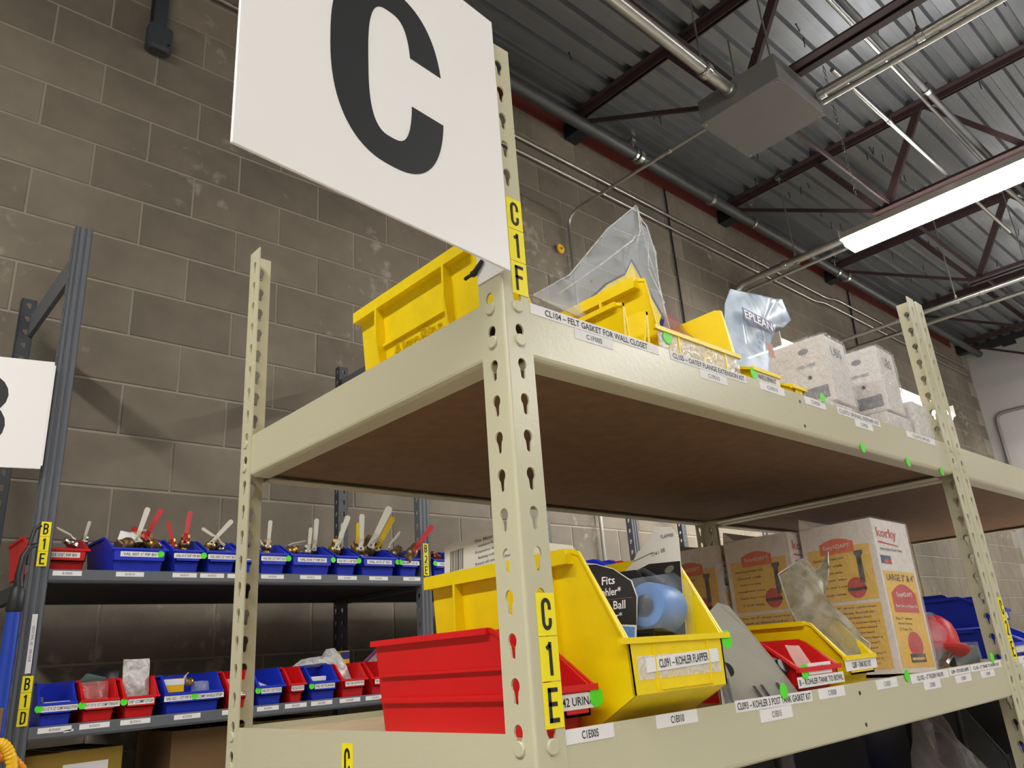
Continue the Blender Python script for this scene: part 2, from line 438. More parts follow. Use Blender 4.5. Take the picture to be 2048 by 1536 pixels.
c = copy_tree(j0); c.location.x = 1.2; tag(c, 'roof joist above the C sign, near the left end of the visible ceiling', 'joist', 'roof joists')
# bridging angles along X
def angle_bar(name, x0, x1, y, z, s, label):
    m = MB(); m.box(x0, x1, y, y+s, z, z+.005); m.box(x0, x1, y, y+.005, z-s, z); return tag(m.build(name, 'joist'), label, 'bracing')
angle_bar('bridging_angle', 1.0, X1, 1.12, 4.442, .032, 'rust red bridging angle under the joist bottom chords')
angle_bar('bridging_angle', 1.0, X1, 1.46, 5.043, .028, 'rust red bridging angle close under the roof deck')
# ------------------------------------------------------------ pipes and conduits
def pipe(name, path, r, label, material='galv', n=12, cat='pipe', fit=(), group=None):
    t = thing(name, label, cat, path[0], group=group)
    P = [Vector(p)-Vector(path[0]) for p in path]
    Q = [P[0]]
    for i in range(1, len(P)-1):
        a, b, c = P[i-1], P[i], P[i+1]; d = min(.12, (b-a).length*.45, (c-b).length*.45)
        p, q = b+(a-b).normalized()*d, b+(c-b).normalized()*d
        for k in range(7):
            s = k/6; Q.append(p*(1-s)**2+b*2*s*(1-s)+q*s*s)
    Q.append(P[-1])
    MB().tube(Q, r, n).build('tube', material, t, True)
    for f in fit:
        f = Vector(f)-Vector(path[0]); d = min(range(len(P)-1), key=lambda i: abs((P[i]-f).length+(P[i+1]-f).length-(P[i+1]-P[i]).length)); ax = (P[d+1]-P[d]).normalized()
        MB().tube([f-ax*.022, f-ax*.018, f+ax*.018, f+ax*.022], [r*1.05, r*1.3, r*1.3, r*1.05], n).build('coupling', 'silver', t, True)
    return t
pipe('sprinkler_main', [(X0,2.33,4.955),(X1-.05,2.33,4.955)], .044, 'thick dull steel pipe along the top of the block wall', 'dull_pipe', 14, fit=[(3.7,2.33,4.955),(4.65,2.33,4.955),(7.1,2.33,4.955)])
pipe('wall_conduit', [(X0,2.485,4.712),(6.9,2.485,4.712),(7.1,2.485,4.76),(X1-.3,2.485,4.76)], .012, 'upper of two thin conduits on the block wall', cat='conduit', group='thin conduits on the block wall')
pipe('wall_conduit', [(X0,2.485,4.6),(6.6,2.485,4.6),(6.8,2.485,4.64),(X1-.3,2.485,4.64)], .012, 'lower of two thin conduits on the block wall', cat='conduit', group='thin conduits on the block wall')
pipe('box_conduit', [(1.2,1.10,4.335),(2.86,1.10,4.295)], .034, 'fat shiny conduit running into the left side of the grey ceiling box', fit=[(2.842,1.10,4.2955),(2.62,1.10,4.3007)], cat='conduit')
pipe('branch_conduit', [(3.30,.82,4.30),(3.30,-3.0,4.30)], .026, 'wide shiny conduit leaving the ceiling box toward upper right', fit=[(3.30,.79,4.30),(3.30,.26,4.30)], cat='conduit')
pipe('branch_conduit', [(3.36,.82,4.285),(3.36,-3.0,4.285)], .016, 'slim conduit strapped beneath the wide conduit from the ceiling box', cat='conduit')
pipe('drop_conduit', [(2.98,1.30,4.26),(2.98,2.47,4.26),(2.98,2.47,1.9)], .011, 'thin conduit from ceiling box bending down the block wall', fit=[(2.98,1.62,4.26)], cat='conduit')
pipe('lamp_conduit', [(5.04,1.46,4.30),(5.04,2.475,4.30),(5.04,2.475,2.9)], .03, 'pale thick conduit between wall and end of the lit strip lamp', fit=[(5.04,2.0,4.30)], cat='conduit')
pipe('lamp_conduit', [(5.14,1.46,4.27),(5.14,2.495,4.27),(5.14,2.495,2.9)], .014, 'thin conduit just beside the pale thick conduit at the strip lamp', cat='conduit')
pipe('cross_conduit', [(6.31,2.44,4.0),(6.31,-3,4.0)], .018, 'upper of two parallel pale conduits behind the far rack post', cat='conduit', fit=[(6.31,1.0,4.0)])
pipe('cross_conduit', [(6.55,2.44,3.98),(6.55,-3,3.98)], .018, 'lower of two parallel pale conduits behind the far rack post', cat='conduit', fit=[(6.55,1.06,3.98)])
pipe('deck_conduit', [(3.36,.73,4.45),(6.4,.71,4.45)], .013, 'thin bright conduit crossing above the strip lamp', cat='conduit', fit=[(4.1,.725,4.45)])
pipe('deck_conduit', [(2.9,.52,4.62),(6.2,.50,4.62)], .02, 'dark conduit crossing beside the joist web above the strip lamp', 'dull_pipe', cat='conduit', fit=[(4.25,.51,4.62)])
pipe('deck_conduit', [(1.2,.62,4.8),(8.0,.62,4.8)], .012, 'thin conduit high under the roof deck above the ceiling box', cat='conduit')
pipe('bent_conduit', [(5.35,.55,4.5),(6.0,.45,4.35),(8.5,.35,4.35)], .014, 'bent thin conduit at the right edge below the strip lamp', cat='conduit')
pipe('end_conduit', [(X1-.03,2.36,2.0),(X1-.03,2.36,4.1),(X1-.03,-2.0,4.1)], .022, 'conduit bent across the pale end wall', 'box_grey', cat='conduit')
pipe('wall_cable', [(4.24,2.495,4.98),(4.23,2.495,2.0)], .007, 'dark cable running straight down the block wall', 'black', 8, cat='cable')
pipe('wall_cable', [(7.5,2.495,4.98),(7.42,2.495,4.3),(7.45,2.495,2.4)], .009, 'dark cable down the block wall behind the shrink wrapped cartons', 'black', 8, cat='cable')
# threaded hanger rods
def hanger(x, y, z0, z1, r, label):
    t = thing('pipe_hanger', label, 'hanger', (x,y,z0), group='threaded pipe hangers')
    MB().tube([(0,0,r),(0,0,z1-z0)], .005, 6).build('rod', 'rod', t)
    m = MB()
    for k in range(12):
        a0, a1 = math.pi*2*k/12, math.pi*2*(k+1)/12; m.prism([(-.012,math.cos(a0)*r,math.sin(a0)*r),(-.012,math.cos(a1)*r,math.sin(a1)*r),(-.012,math.cos(a1)*(r+.004),math.sin(a1)*(r+.004)),(-.012,math.cos(a0)*(r+.004),math.sin(a0)*(r+.004))],(.024,0,0))
    m.build('clevis', 'silver', t)
    MB().tube([(0,0,r+.004),(0,0,r+.03)], .011, 6).build('nut', 'silver', t)
    MB().box(-.02,.02,-.02,.02,z1-z0-.03,z1-z0).build('beam_clamp', 'silver', t)
for x, y, z0, z1, r, l in ((3.65,2.33,4.955,5.09,.046,'rod hanger on the dull wall pipe beside the ceiling box'),(5.3,2.33,4.955,5.09,.046,'rod hanger on the dull wall pipe left of the lit strip lamp'),(6.9,2.33,4.955,5.09,.046,'rod hanger on the dull wall pipe right of the lit strip lamp'),
    (2.6,1.10,4.301,5.09,.036,'rod hanger on the fat conduit left of the ceiling box'),(3.30,.26,4.30,5.09,.028,'rod hanger on the wide conduit right of the ceiling box'),(5.04,1.9,4.30,5.09,.032,'rod hanger on the pale conduit beside the strip lamp'),
    (6.31,1.2,4.0,5.09,.02,'left rod hanger on the parallel conduits near the far rack post'),(6.55,.7,3.98,5.09,.02,'right rod hanger on the parallel conduits near the far rack post')):
    hanger(x, y, z0, z1, r, l)
# grey electrical trough hung under the first joist
t = thing('junction_trough', 'large flat grey steel electrical box hung under the first roof joist', 'electrical box', (2.86,.83,4.2))
MB().bbox(0,.50,0,.48,.004,.16,.003).build('body', 'box_grey', t)
MB().bbox(-.004,.504,-.004,.484,-.001,.006,.001).build('cover_plate', 'box_grey', t)
for x, y in ((.02,.02),(.48,.02),(.02,.46),(.48,.46)): MB().lathe([(.006,-.004),(.006,0)],10,T((x,y,0))).build('screw','silver',t)
for x, y in ((.03,.03),(.47,.45)): MB().tube([(x,y,.16),(x,y,.86)],.005,6).build('rod','rod',t)
# wall bracket top left: small grey box on strut
t = thing('wall_device', 'small dark grey box on a vertical strut high on the block wall', 'electrical box', (.31,2.505,4.115))
MB().bbox(-.05,.055,-.07,0,0,.135,.012).build('housing','dark_steel',t)
MB().box(-.035,.03,-.03,0,.13,.9).build('strut','dark_steel',t)
MB().box(-.036,-.031,-.034,0,.13,.9).build('strut_lip','black',t)
MB().lathe([(.005,0),(.005,.003)],8,T((.035,-.07,.03)) @ R(90,'X')).build('screw','black',t)
t = thing('yellow_marker', 'small yellow tag fixed to the block wall beside the bent conduit', 'tag', (2.89,2.49,3.97))
MB().lathe([(.03,0),(.034,.004),(.03,.012)],14,R(90,'X')).build('disc','hose_yellow',t,True); MB().lathe([(.008,.012),(.008,.018)],8,R(90,'X')).build('stud','brass',t)
# ------------------------------------------------------------ strip lamps
def strip_lamp(loc, L, label, alongx=False, wd=.24, up_=True):
    t = thing('strip_lamp', label, 'lamp', loc, math.radians(-90) if alongx else 0, group='linear strip lamps')
    m = MB()   # tapered white housing
    hw = wd/2
    m.prism([(-hw,0,0),(hw,0,0),(hw*.55,0,.075),(-hw*.55,0,.075)],(0,L,0)); m.build('housing','fixture',t)
    lm = MB(); lm.prism([(-hw*.92,.01,0),(-hw*.7,.01,-.05),(hw*.7,.01,-.05),(hw*.92,.01,0)],(0,L-.02,0)); lm.build('lens','lens',t)
    if up_: MB().box(-hw*.3,hw*.3,.1,L-.1,.0755,.0775).build('added_deck_glow','deck_glow',t)  # glowing strip added on top of the housing to brighten the roof deck
    for yy in (0, L): MB().box(-hw,hw,yy-.004,yy+.004,-.004,.072).build('end_cap','fixture',t)
    return t
strip_lamp((4.94,-.95,4.2), 2.4, 'bright linear strip lamp hanging at the right of the ceiling')
strip_lamp((4.94,-3.45,4.2), 2.4, 'strip lamp next in line toward the room front'); strip_lamp((4.94,-5.95,4.2), 2.4, 'strip lamp last in the row toward the room front')
for k, l in enumerate(('rear strip lamp of the left row','middle strip lamp of the left row','front strip lamp of the left row')):
    strip_lamp((-2.3,-1.3-2.5*k,4.2), 2.4, l, up_=False)
strip_lamp((2.9,1.22,2.80), 2.3, 'bright strip lamp low in the aisle behind the cartons', True, .2, up_=False)
strip_lamp((10.2,-.9,3.8), 2.4, 'distant strip lamp in front of the pale end wall')
# chain
t = thing('lamp_chain', 'thin steel chain hanging from the roof deck right of the ceiling box', 'chain', (4.07,1.01,4.05))
lk = MB()
ring = [(math.cos(a)*.008, 0, math.sin(a)*.016) for a in [i*math.pi/5 for i in range(11)]]
lk.tube(ring, .0022, 5, False); lme = lk.mesh('chain_link','rod')
for k in range(37): link('chain_link', lme, t, M=T((0,0,.016+k*.0275)) @ R(90*(k%2),'Z'))
# ============================================================ BEIGE RACK (aisle C)
PITCH, ZH, PH, FL = .0381, 1.7245, 2.134, .0375
def keyhole():
    P = []
    for k in range(13): a = math.radians(-50+k*280/12); P.append((.0058*math.cos(a), .0068*math.sin(a)))
    P += [(-.0031,-.0095),(-.0027,-.0145),(0,-.0165),(.0027,-.0145),(.0031,-.0095)]
    return P
KH = keyhole()
def holed_flange(mb, conv, wid, z0, z1, zhead, hole, t, pitch=PITCH):
    """flat strip of width wid with one hole per pitch; conv(x,z,d)->3D"""
    n = len(hole); cx = wid/2
    k0 = math.ceil((z0+.02-zhead)/pitch); k1 = math.floor((z1-.013-zhead)/pitch)
    lo, hi = -.021, .0171
    if pitch != PITCH: lo, hi = -pitch*.55, pitch*.45
    def rect(a, W, A, B):
        # point on rectangle boundary in direction a from (0,-.003)
        dx, dz = math.cos(a), math.sin(a); cz = -.003; ts = []
        if abs(dx) > 1e-9: ts.append(((W if dx > 0 else -W))/dx)
        if abs(dz) > 1e-9: ts.append(((B if dz > 0 else A)-cz)/dz)
        s = min(ts); return (dx*s, cz+dz*s)
    angs = [math.atan2(h[1]+.003, h[0]) for h in hole]
    corners = [math.atan2(b+.003, a) for a in (cx, -cx) for b in (lo, hi)]
    out = [rect(a, cx, lo, hi) for a in angs]
    # snap nearest outline point to each corner
    for a, b in ((cx,lo),(cx,hi),(-cx,lo),(-cx,hi)):
        i = min(range(n), key=lambda q: (out[q][0]-a)**2+(out[q][1]-b)**2); out[i] = (a, b)
    for k in range(k0, k1+1):
        zc = zhead+k*pitch
        for d in (0, t):
            vs = [conv(cx+x, zc+z, d) for x, z in out]+[conv(cx+x, zc+z, d) for x, z in hole]
            fs = [(i,(i+1)%n,n+(i+1)%n,n+i) for i in range(n)]
            mb.add(vs, fs if d == 0 else [f[::-1] for f in fs])
        vs = [conv(cx+x, zc+z, 0) for x, z in hole]+[conv(cx+x, zc+z, t) for x, z in hole]
        mb.add(vs, [(i,(i+1)%n,n+(i+1)%n,n+i) for i in range(n)])
        mb.add([conv(x, zc+z, d) for x in (0, wid) for z in (lo, hi) for d in (0, t)], [(0,1,3,2),(4,6,7,5)])
    for a, b in ((z0, zhead+k0*pitch+lo), (zhead+k1*pitch+hi, z1)):
        vs = [conv(x, z, d) for z in (a, b) for x in (0, wid) for d in (0, t)]
        mb.add(vs, [(0,1,3,2),(4,6,7,5),(0,4,5,1),(2,3,7,6),(0,2,6,4),(1,5,7,3)])
pm = MB(); r = .0035; TH = .0022
holed_flange(pm, lambda x, z, d: (r+x, d, z), FL-r, 0, PH, ZH, KH, TH)
holed_flange(pm, lambda x, z, d: (d, r+x, z), FL-r, 0, PH, ZH, KH, TH)
co = [(r-r*math.sin(math.radians(a)), r-r*math.cos(math.radians(a))) for a in (0,22,45,68,90)]
for i in range(4): pm.prism([(co[i][0],co[i][1],0),(co[i+1][0],co[i+1][1],0),(co[i+1][0]+.002*(1 if i>1 else .7),co[i+1][1]+.002*(1 if i<2 else .7),0),(co[i][0]+.002*(1 if i>1 else .7),co[i][1]+.002*(1 if i<2 else .7),0)],(0,0,PH))
post_me = pm.mesh('post', 'beige')
rv = MB(); rv.lathe([(.0036,-.004),(.0036,.0008),(.0068,.0010),(.0068,.0026),(.0058,.0034)], 18); rivet_me = rv.mesh('rivet', 'beige', True)
W_, D_ = 1.253, .632
BHT = .066
def beam_profile():
    # (offset inward, z) for a flat beam with rounded bottom edge and inward flange
    P = [(0,0)]
    P += [(0,-BHT+.006)]+[(.006-.006*math.cos(math.radians(a)), -BHT+.006-.006*math.sin(math.radians(a))) for a in (30,60,90)]
    P += [(.030,-BHT),(.030,-BHT+.002),(.0075,-BHT+.002),(.002,-BHT+.0085),(.002,-.012),(.016,-.012),(.016,-.014),(.0185,-.014)]
    P = P[:-3]+[(.018,-.012),(.018,-.0095),(.002,-.0095),(.002,0)]
    return P
BP = beam_profile()
def beam(parent, p0, axis, inward, L, name='beam', rivets=True, zlev=0):
    """beam from p0 along axis, profile inward"""
    A = Vector(axis); I = Vector(inward)
    m = MB(); m.prism([Vector(p0)+I*q+Vector((0,0,z)) for q, z in BP], A*L)
    o = m.build(name, 'beige', parent)
    if rivets:
        for e in (0, 1):
            for kz in (0, 1):
                c = Vector(p0)+A*(L+.0178 if e else -.0178)+Vector((0,0,-.0112-kz*PITCH))
                M = frame(c-I*.0012, A, (0,0,1)); 
                if M.to_3x3().col[2].dot(I) > 0: M = frame(c-I*.0012, -A, (0,0,1))
                link('rivet', rivet_me, o, M=M)
    return o
def rack(x, label, zs, W=W_):
    t = thing('boltless_shelving_unit', label, 'shelving unit', (x,0,0), group='beige shelving units of aisle C')
    for (cx, cy, a) in ((0,0,0),(W,0,90),(W,D_,180),(0,D_,-90)): link('post', post_me, t, M=T((cx,cy,0)) @ R(a,'Z'))
    fr = {}
    for nm, z in zs.items():
        e = .0375
        fr['front'+nm] = beam(t, (e,.0022,z), (1,0,0), (0,1,0), W-2*e)
        beam(t, (e,D_-.0022,z), (1,0,0), (0,-1,0), W-2*e)
        fr['end'+nm] = beam(t, (.0022,e,z), (0,1,0), (1,0,0), D_-2*e)
        beam(t, (W-.0022,e,z), (0,1,0), (-1,0,0), D_-2*e)
        m2 = MB(); m2.bbox(.0215,W-.0215,.0215,D_-.0215,z-.058,z-.010,.0008)
        bo = m2.build('shelf_board','board',t)
        m3 = MB(); m3.box(.0218,W-.0218,.0218,D_-.0218,z-.010,z-.0092); m3.build('board_top','tan_board_top',bo)
    return t, fr
ZS = {'F':1.80,'E':1.38,'D':.96,'C':.5}
rc, fr = rack(0, 'beige perforated shelving unit in front, carrying the big C sign', ZS)
rc2, fr2 = rack(W_+.0085, 'second beige shelving unit standing right of the front one', ZS)
# holes/pins in mid beam
for nm in ('F','E'):
    for dz in (.0135, .053): MB().lathe([(.0028,0),(.0028,.0003)],10,frame((.615,.0021,ZS[nm]-dz),(1,0,0),(0,0,1))).build('pin_hole','black',fr['front'+nm])
    for dz in (): pass
FR = lambda x, z, y=.0021: frame((x,y,z),(1,0,0),(0,0,1))      # on the front face, facing -Y
EN = lambda y, z, x=.0021: frame((x,y,z),(0,-1,0),(0,0,1))     # on the end face, facing -X
def beam_label(par, x0, x1, z, h, s, tw=.86, th=.58, ink='ink', tilt=0): return sticker(FR((x0+x1)/2, z) @ R(tilt,'Z'), x1-x0, h, s, par, tw, th, ink=ink)
F = rc
beam_label(F,.040,.262,1.7935,.0125,'CL104 – FELT GASKET FOR WALL CLOSET',.80,.62)
beam_label(F,.108,.172,1.7805,.0125,'C1F005',.42,.5,'soft_ink')
beam_label(F,.286,.464,1.7935,.0125,'CL105 – OATEY FLANGE EXTENSION KIT',.94,.6)
beam_label(F,.348,.412,1.7805,.0125,'C1F010',.42,.5,'soft_ink')
beam_label(F,.500,.570,1.7925,.0125,'C1F015',.42,.5,'soft_ink')
beam_label(F,.632,.700,1.7925,.0125,'C1F020',.42,.5,'soft_ink')
beam_label(F,.742,.905,1.7935,.0125,'CL072 URINAL REPAIR KIT',.94,.6,'soft_ink')
beam_label(F,.800,.868,1.7805,.0125,'C1F025',.42,.5,'soft_ink')
beam_label(F,1.02,1.16,1.7925,.0125,'CL073 SPUD',.6,.5,'soft_ink')

beam_label(F,.038,.104,1.3738,.0125,'C1E005',.34,.56)
beam_label(F,.168,.238,1.3738,.0125,'C1E010',.32,.56)
beam_label(F,.311,.484,1.3745,.0125,'CL093 – KOHLER 3 POST TANK GASKET KIT',.96,.62,tilt=-.6)
beam_label(F,.358,.430,1.3610,.0135,'C1E015',.30,.5,'soft_ink')
beam_label(F,.502,.573,1.3735,.0125,'C1E020',.32,.5,'soft_ink')
beam_label(F,.670,.740,1.3725,.0125,'C1E025',.32,.5,'soft_ink')
beam_label(F,.790,.940,1.3725,.0125,'CL102 – 3" FLUSH VALVE',.70,.56)
beam_label(F,.832,.898,1.3600,.0125,'C1E030',.32,.5,'soft_ink')
beam_label(F,.946,1.040,1.3730,.0115,'CL094 – TOTO NEO FLAPPER',.86,.5)
beam_label(F,.965,1.036,1.3605,.0115,'C1E035',.30,.5,'soft_ink')
beam_label(F,1.045,1.20,1.3730,.0115,'CL103 – 2" TANK TO BOWL KIT',.86,.5)
beam_label(F,1.085,1.155,1.3605,.0115,'C1E040',.30,.5,'soft_ink')
beam_label(rc2,.045,.16,1.3735,.0125,'CL095',.5,.5); beam_label(rc2,.06,.13,1.3605,.0115,'C2E005',.4,.5,'soft_ink')
# green dots hanging over beam edges
for x, z in ((.806,1.737),(.991,1.733),(1.153,1.733),(.417,1.384),(.777,1.379),(1.16,1.385)): dot(FR(x,z,.0012), .0088, F)
# location tags on the posts
loc_tag(FR(.0258,1.863,-.0002), .0225, .119, 'C1F', F)
loc_tag(FR(.0250,1.4405,-.0002), .0235, .116, 'C1E', F)
loc_tag(FR(.0205,1.434,-.0002), .0235, .116, 'C2E', rc2)
loc_tag(EN(.3085,1.309,.0020), .0225, .116, 'C1D', F)
# ------------------------------------------------------------ big C sign
ang = math.radians(5.84); du = Vector((math.cos(ang), math.sin(ang), 0))
t = thing('aisle_sign', 'large white square aisle sign with black letter C', 'sign', (.004,-.011,1.821))
SW, SH = .3125, .33
Ms = frame(-du*(SW/2)+Vector((0,0,SH/2)), du, (0,0,1))
m = MB(); m.bbox(-SW/2,SW/2,-SH/2,SH/2,-.003,0,.0006,Ms); m.build('panel','sign_white',t)
MB().box(-.0055,-.003,.002,.047,.002,SH).build('side_flange','sign_white',t)
m = MB(); NA = 72; cx, cy = SW/2-.157, 1.981-1.821-SH/2
def sup(a, A, B, e): c_, s_ = math.cos(a), math.sin(a); return (math.copysign(abs(c_)**(2/e), c_)*A, math.copysign(abs(s_)**(2/e), s_)*B)
th0 = []
def ang_at(A, B, e, y): lo_, hi_ = 0, math.pi/2; f_ = lambda a: sup(a, A, B, e)[1]-y; return next(a for a in [i*math.pi/4000 for i in range(2001)] if f_(a) >= 0)
pts = []
for A, B, e in ((.069,.107,2.5),(.0267,.0755,3.0)):
    a_up = ang_at(A,B,e,.0335); a_lo = ang_at(A,B,e,.0255); pts.append([Vector(sup(a_up+(2*math.pi-a_up-a_lo)*i/NA, A, B, e)) for i in range(NA+1)])
for i in range(NA): m.prism([Ms @ Vector((cx+p.x, cy+p.y, 0)) for p in (pts[0][i],pts[0][i+1],pts[1][i+1],pts[1][i])], Ms.to_3x3() @ Vector((0,0,.0004)))
m.build('letter','sign_black',t)
m = MB(); m.bbox(-.011,-.005,.046,.054,.013,.020,.0015); m.tube([(-.008,.05,.0165),(-.0095,.058,.0155),(-.0095,.063,.015)],.0022,6); m.tube([(-.008,.05,.0165),(-.008,.042,.021),(-.008,.035,.026)],[.003,.0028,.002],6)
m.build('cable_tie','black',t)
# ============================================================ BINS
def ordinal(k): return ['first','second','third','fourth','fifth','sixth','seventh','eighth','ninth','tenth','eleventh','twelfth'][k]
_bin = {}
def bin_meshes(w, l, h, material, zf, ys, zm, style):
    key = (round(w,4), l, h, material, zf, ys, zm, style)
    if key in _bin: return _bin[key]
    t = .0025; lo = .011 if style == 'akro' else .005; tp = .007 if style == 'akro' else .010
    hw = lambda z: w/2-lo-tp*(1-z/h)
    yb = lambda z: l-.006-.006*(1-z/h)
    if style == 'akro': fl = [(.004,zf*h),(.004,zm*h),(.054+.2*zm*h,0)] 
    else: fl = [(.004,zf*h),(.004,zm*h),(.016,zm*h),(.020,0)]
    side = [(y,z) for y,z in fl]+[(yb(0),0),(yb(h),h),(ys*l,h),(ys*l-.010,h-.004)]
    b = MB()
    for s in (-1,1):
        po = [Vector((s*hw(z),y,z)) for y,z in side]; pi = [Vector((s*(hw(z)-t),y,z)) for y,z in side]
        n = len(side)
        b.add(po+pi, [tuple(range(n)), tuple(range(2*n-1,n-1,-1))]+[(i,n+i,n+(i+1)%n,(i+1)%n) for i in range(n)])
    # front, floor and back as thick ribbons between the sides
    path = list(fl)+[(yb(0),0),(yb(h),h)]
    for i in range(len(path)-1):
        (y0,z0),(y1,z1) = path[i],path[i+1]
        d = Vector((0,y1-y0,z1-z0)); nrm = Vector((0,-d.z,d.y)).normalized()*-t if False else Vector((0,-(z1-z0),(y1-y0))).normalized()*t
        b.prism([(-hw(z0),y0,z0),(hw(z0),y0,z0),(hw(z1),y1,z1),(-hw(z1),y1,z1)], nrm)
    body = b.mesh('body', material)
    rm = MB(); rw = .0055; rh = .015 if style == 'akro' else .006
    for s in (-1,1):
        pts = [(yb(h)+.003,h),(ys*l,h),(ys*l-.010,h-.004),(.004,zf*h)]
        for i in range(3):
            (y0,z0),(y1,z1) = pts[i],pts[i+1]; rr = rh if i == 0 else .004
            x0 = s*(w/2-lo-t); x1 = s*(w/2) if i == 0 else s*(w/2-lo+.001)
            rm.prism([(x0,y0,z0+.0005),(x1,y0,z0+.0005),(x1,y0,z0-rr),(x0,y0,z0-rr)],(0,y1-y0,z1-z0))
    rm.box(-w/2+.0012,w/2-.0012,yb(h)-.003,yb(h)+.0045,h-rh+.0006,h+.0002)
    rm.box(-w/2+.002,w/2-.002,.001,.006,zf*h-.005,zf*h+.0008)
    rim = rm.mesh('rim', material)
    rb = MB(); rb.prism([(-.0022,0,h-rh),(-.0022,-lo+.0005,h-rh),(-.0022,0,.012)],(.0044,0,0)) if False else None
    rib = MB()
    # triangular gusset under the rim: local x outwards
    rib.prism([(-.001,-.002,h-rh*.6),(lo+.0,-.002,h-rh*.6),(lo+.0005,-.002,h*.55),(lo*.6-tp*.5,-.002,h*.15),(-tp*.9,-.002,h*.12)],(0,.004,0))
    ribm = rib.mesh('rib', material)
    _bin[key] = (body, rim, ribm, hw); return _bin[key]
def make_bin(loc, w, l, h, material, label, zf=.52, ys=.32, zm=.2, style='shelf', ribs=0, rz=0, text=None, tw=.8, group=None, dotx=None, ltilt=0, lw=.8, name='storage_bin', rot=None, dz=0):
    t = thing(name, label, 'bin', loc, rz, group, rot)
    body, rim, ribm, hw = bin_meshes(w, l, h, material, zf, ys, zm, style)
    link('body', body, t); link('rim', rim, t)
    if ribs:
        for s in (-1, 1):
            for k in range(ribs):
                y = l*(.30+.5*k/(max(1,ribs-1)))
                M = T((s*(w/2-(.011 if style == 'akro' else .005)),y,0)) @ (Matrix.Identity(4) if s > 0 else R(180,'Z')); link('rib', ribm, t, M=M)
            y0, y1 = l*.30, l*.80
            m = MB(); x = s*(hw(h*.5)); xa, xb = sorted((x-s*.002, x+s*.0045)); m.box(xa,xb,y0,y1,h*.46,h*.49)
            x = s*(hw(h*.14)); xa, xb = sorted((x-s*.002, x+s*.004)); m.box(xa,xb,y0,y1,h*.13,h*.155)
            m.build('ledge', material, t)
    zc = (zf+zm)/2*h
    if text is not None:
        lh = min(.014,(zf-zm)*h*.62)
        M = frame((0,.0038,zc+dz),(1,0,0),(0,0,1)) @ R(ltilt,'Z')
        sticker(M, w*lw, lh, text, t, tw, .55)
    if dotx is not None: dot(frame((dotx*w,.0030,zc+.002),(1,0,0),(0,0,1)), .0092, t)
    return t
# ---- beige rack, shelf E (surface 1.371)
ZE, ZF_ = 1.3712, 1.7912
t = make_bin((.0725,.012,ZE), .061, .315, .103, 'red', 'tall narrow red bin at the rack corner behind the C 1 E tag', .42, .30, .16, text='LI42 URINAL', tw=.92, lw=.98, dotx=.43)
for z in (.062,.036): MB().box(-.0255,-.024,.03,.30,z,z+.003).build('step', 'red', t)
t = make_bin((.2000,-.018,ZE+.0005), .190, .318, .176, 'yellow', 'large yellow hopper bin of toilet flappers on the lower shelf', .465, .20, .17, 'akro', 2, dotx=None)
Mfr = frame((0,.0038,.054),(1,0,0),(0,0,1))
sticker(Mfr @ T((.005,.004,0)) @ R(2,'Z'), .125, .0135, 'CL091 – KOHLER FLAPPER', t, .68, .62, t=.0011)
sticker(Mfr @ T((.0,.0,.0001)), .14, .022, '', t, paper='tape', name='clear_tape', t=.0003)
for x in (-.042,.05): MB().box(x-.001,x+.001,.0025,.0042,.032,.08).build('front_rib','yellow',t)
MB().box(-.035,.048,.0022,.0042,.0325,.0350).build('label_holder','yellow',t)
dot(frame((.088,.003,.075),(1,0,0),(0,0,1)),.0098,t)
t = make_bin((.4360,.050,ZE), .056, .16, .060, 'red', 'small red bin half hidden behind the grey card', .5, .3, .2)
t = make_bin((.5280,.004,ZE), .118, .20, .070, 'red', 'small wide red bin labelled for tank to bowl kits', .5, .28, .2, text='B – KOHLER TANK TO BOWL', tw=.95, lw=1.05, dz=-.006)
sticker(frame((.0,.0034,.033),(1,0,0),(0,0,1)), .062,.014,'CL058',t,.3,.5); dot(frame((-.042,.0028,.031),(1,0,0),(0,0,1)),.0095,t)
t = make_bin((.6500,.004,ZE), .100, .21, .094, 'yellow', 'small yellow bin holding a cloudy bag of parts', .46, .26, .2, text='CL087 – TANK BOLT KIT', tw=.6, lw=.98)
t = make_bin((1.77,.30,ZE), .62, .28, .165, 'blue', 'large blue bin at the back of the second unit', .5, .3, .2)
for k, (x, z, l_) in enumerate(((1.385,ZE,'lower blue bin stacked at the right edge of the lower shelf'),(1.395,ZE+.068,'upper blue bin stacked at the right edge of the lower shelf'))):
    make_bin((x+.03,.02+.02*k,z), .11, .22, .064, 'blue', l_, .5, .3, .15, text='', lw=.6, dotx=-.45)
make_bin((1.56,.03,ZE), .11, .22, .064, 'blue', 'blue bin farthest right on the lower shelf front', .5, .3, .15, text='', lw=.6)
# ---- beige rack, shelf F
t = make_bin((.0735,.050,ZF_), .082, .300, .128, 'yellow', 'yellow hopper bin with embossed lettering at the top shelf corner', .22, .16, .08, 'akro', 2)
lettering('AkroBins', frame((-.0268,.165,.046),(0,-1,0),(0,0,1)) @ R(-2.5,'X'), .105, .021, t, 'yellow', .0008, 'embossed_name', depth=.0022)
MB().box(-.0275,-.0250,.19,.215,.024,.027).build('slot','text_brown',t)
t = make_bin((.3740,.008,ZF_), .205, .285, .122, 'yellow', 'wide yellow hopper bin with a green dot on the top shelf', .36, .085, .1, 'akro', 2)
sticker(frame((0,.0036,.028),(1,0,0),(0,0,1)),.19,.026,'',t,paper='tape',name='clear_tape',t=.0004)
for x in (-.05,.06): MB().box(x-.0012,x+.0012,.0022,.0042,.014,.042).build('front_rib','yellow',t)
dot(frame((-.075,.003,.032),(1,0,0),(0,0,1)),.0095,t)
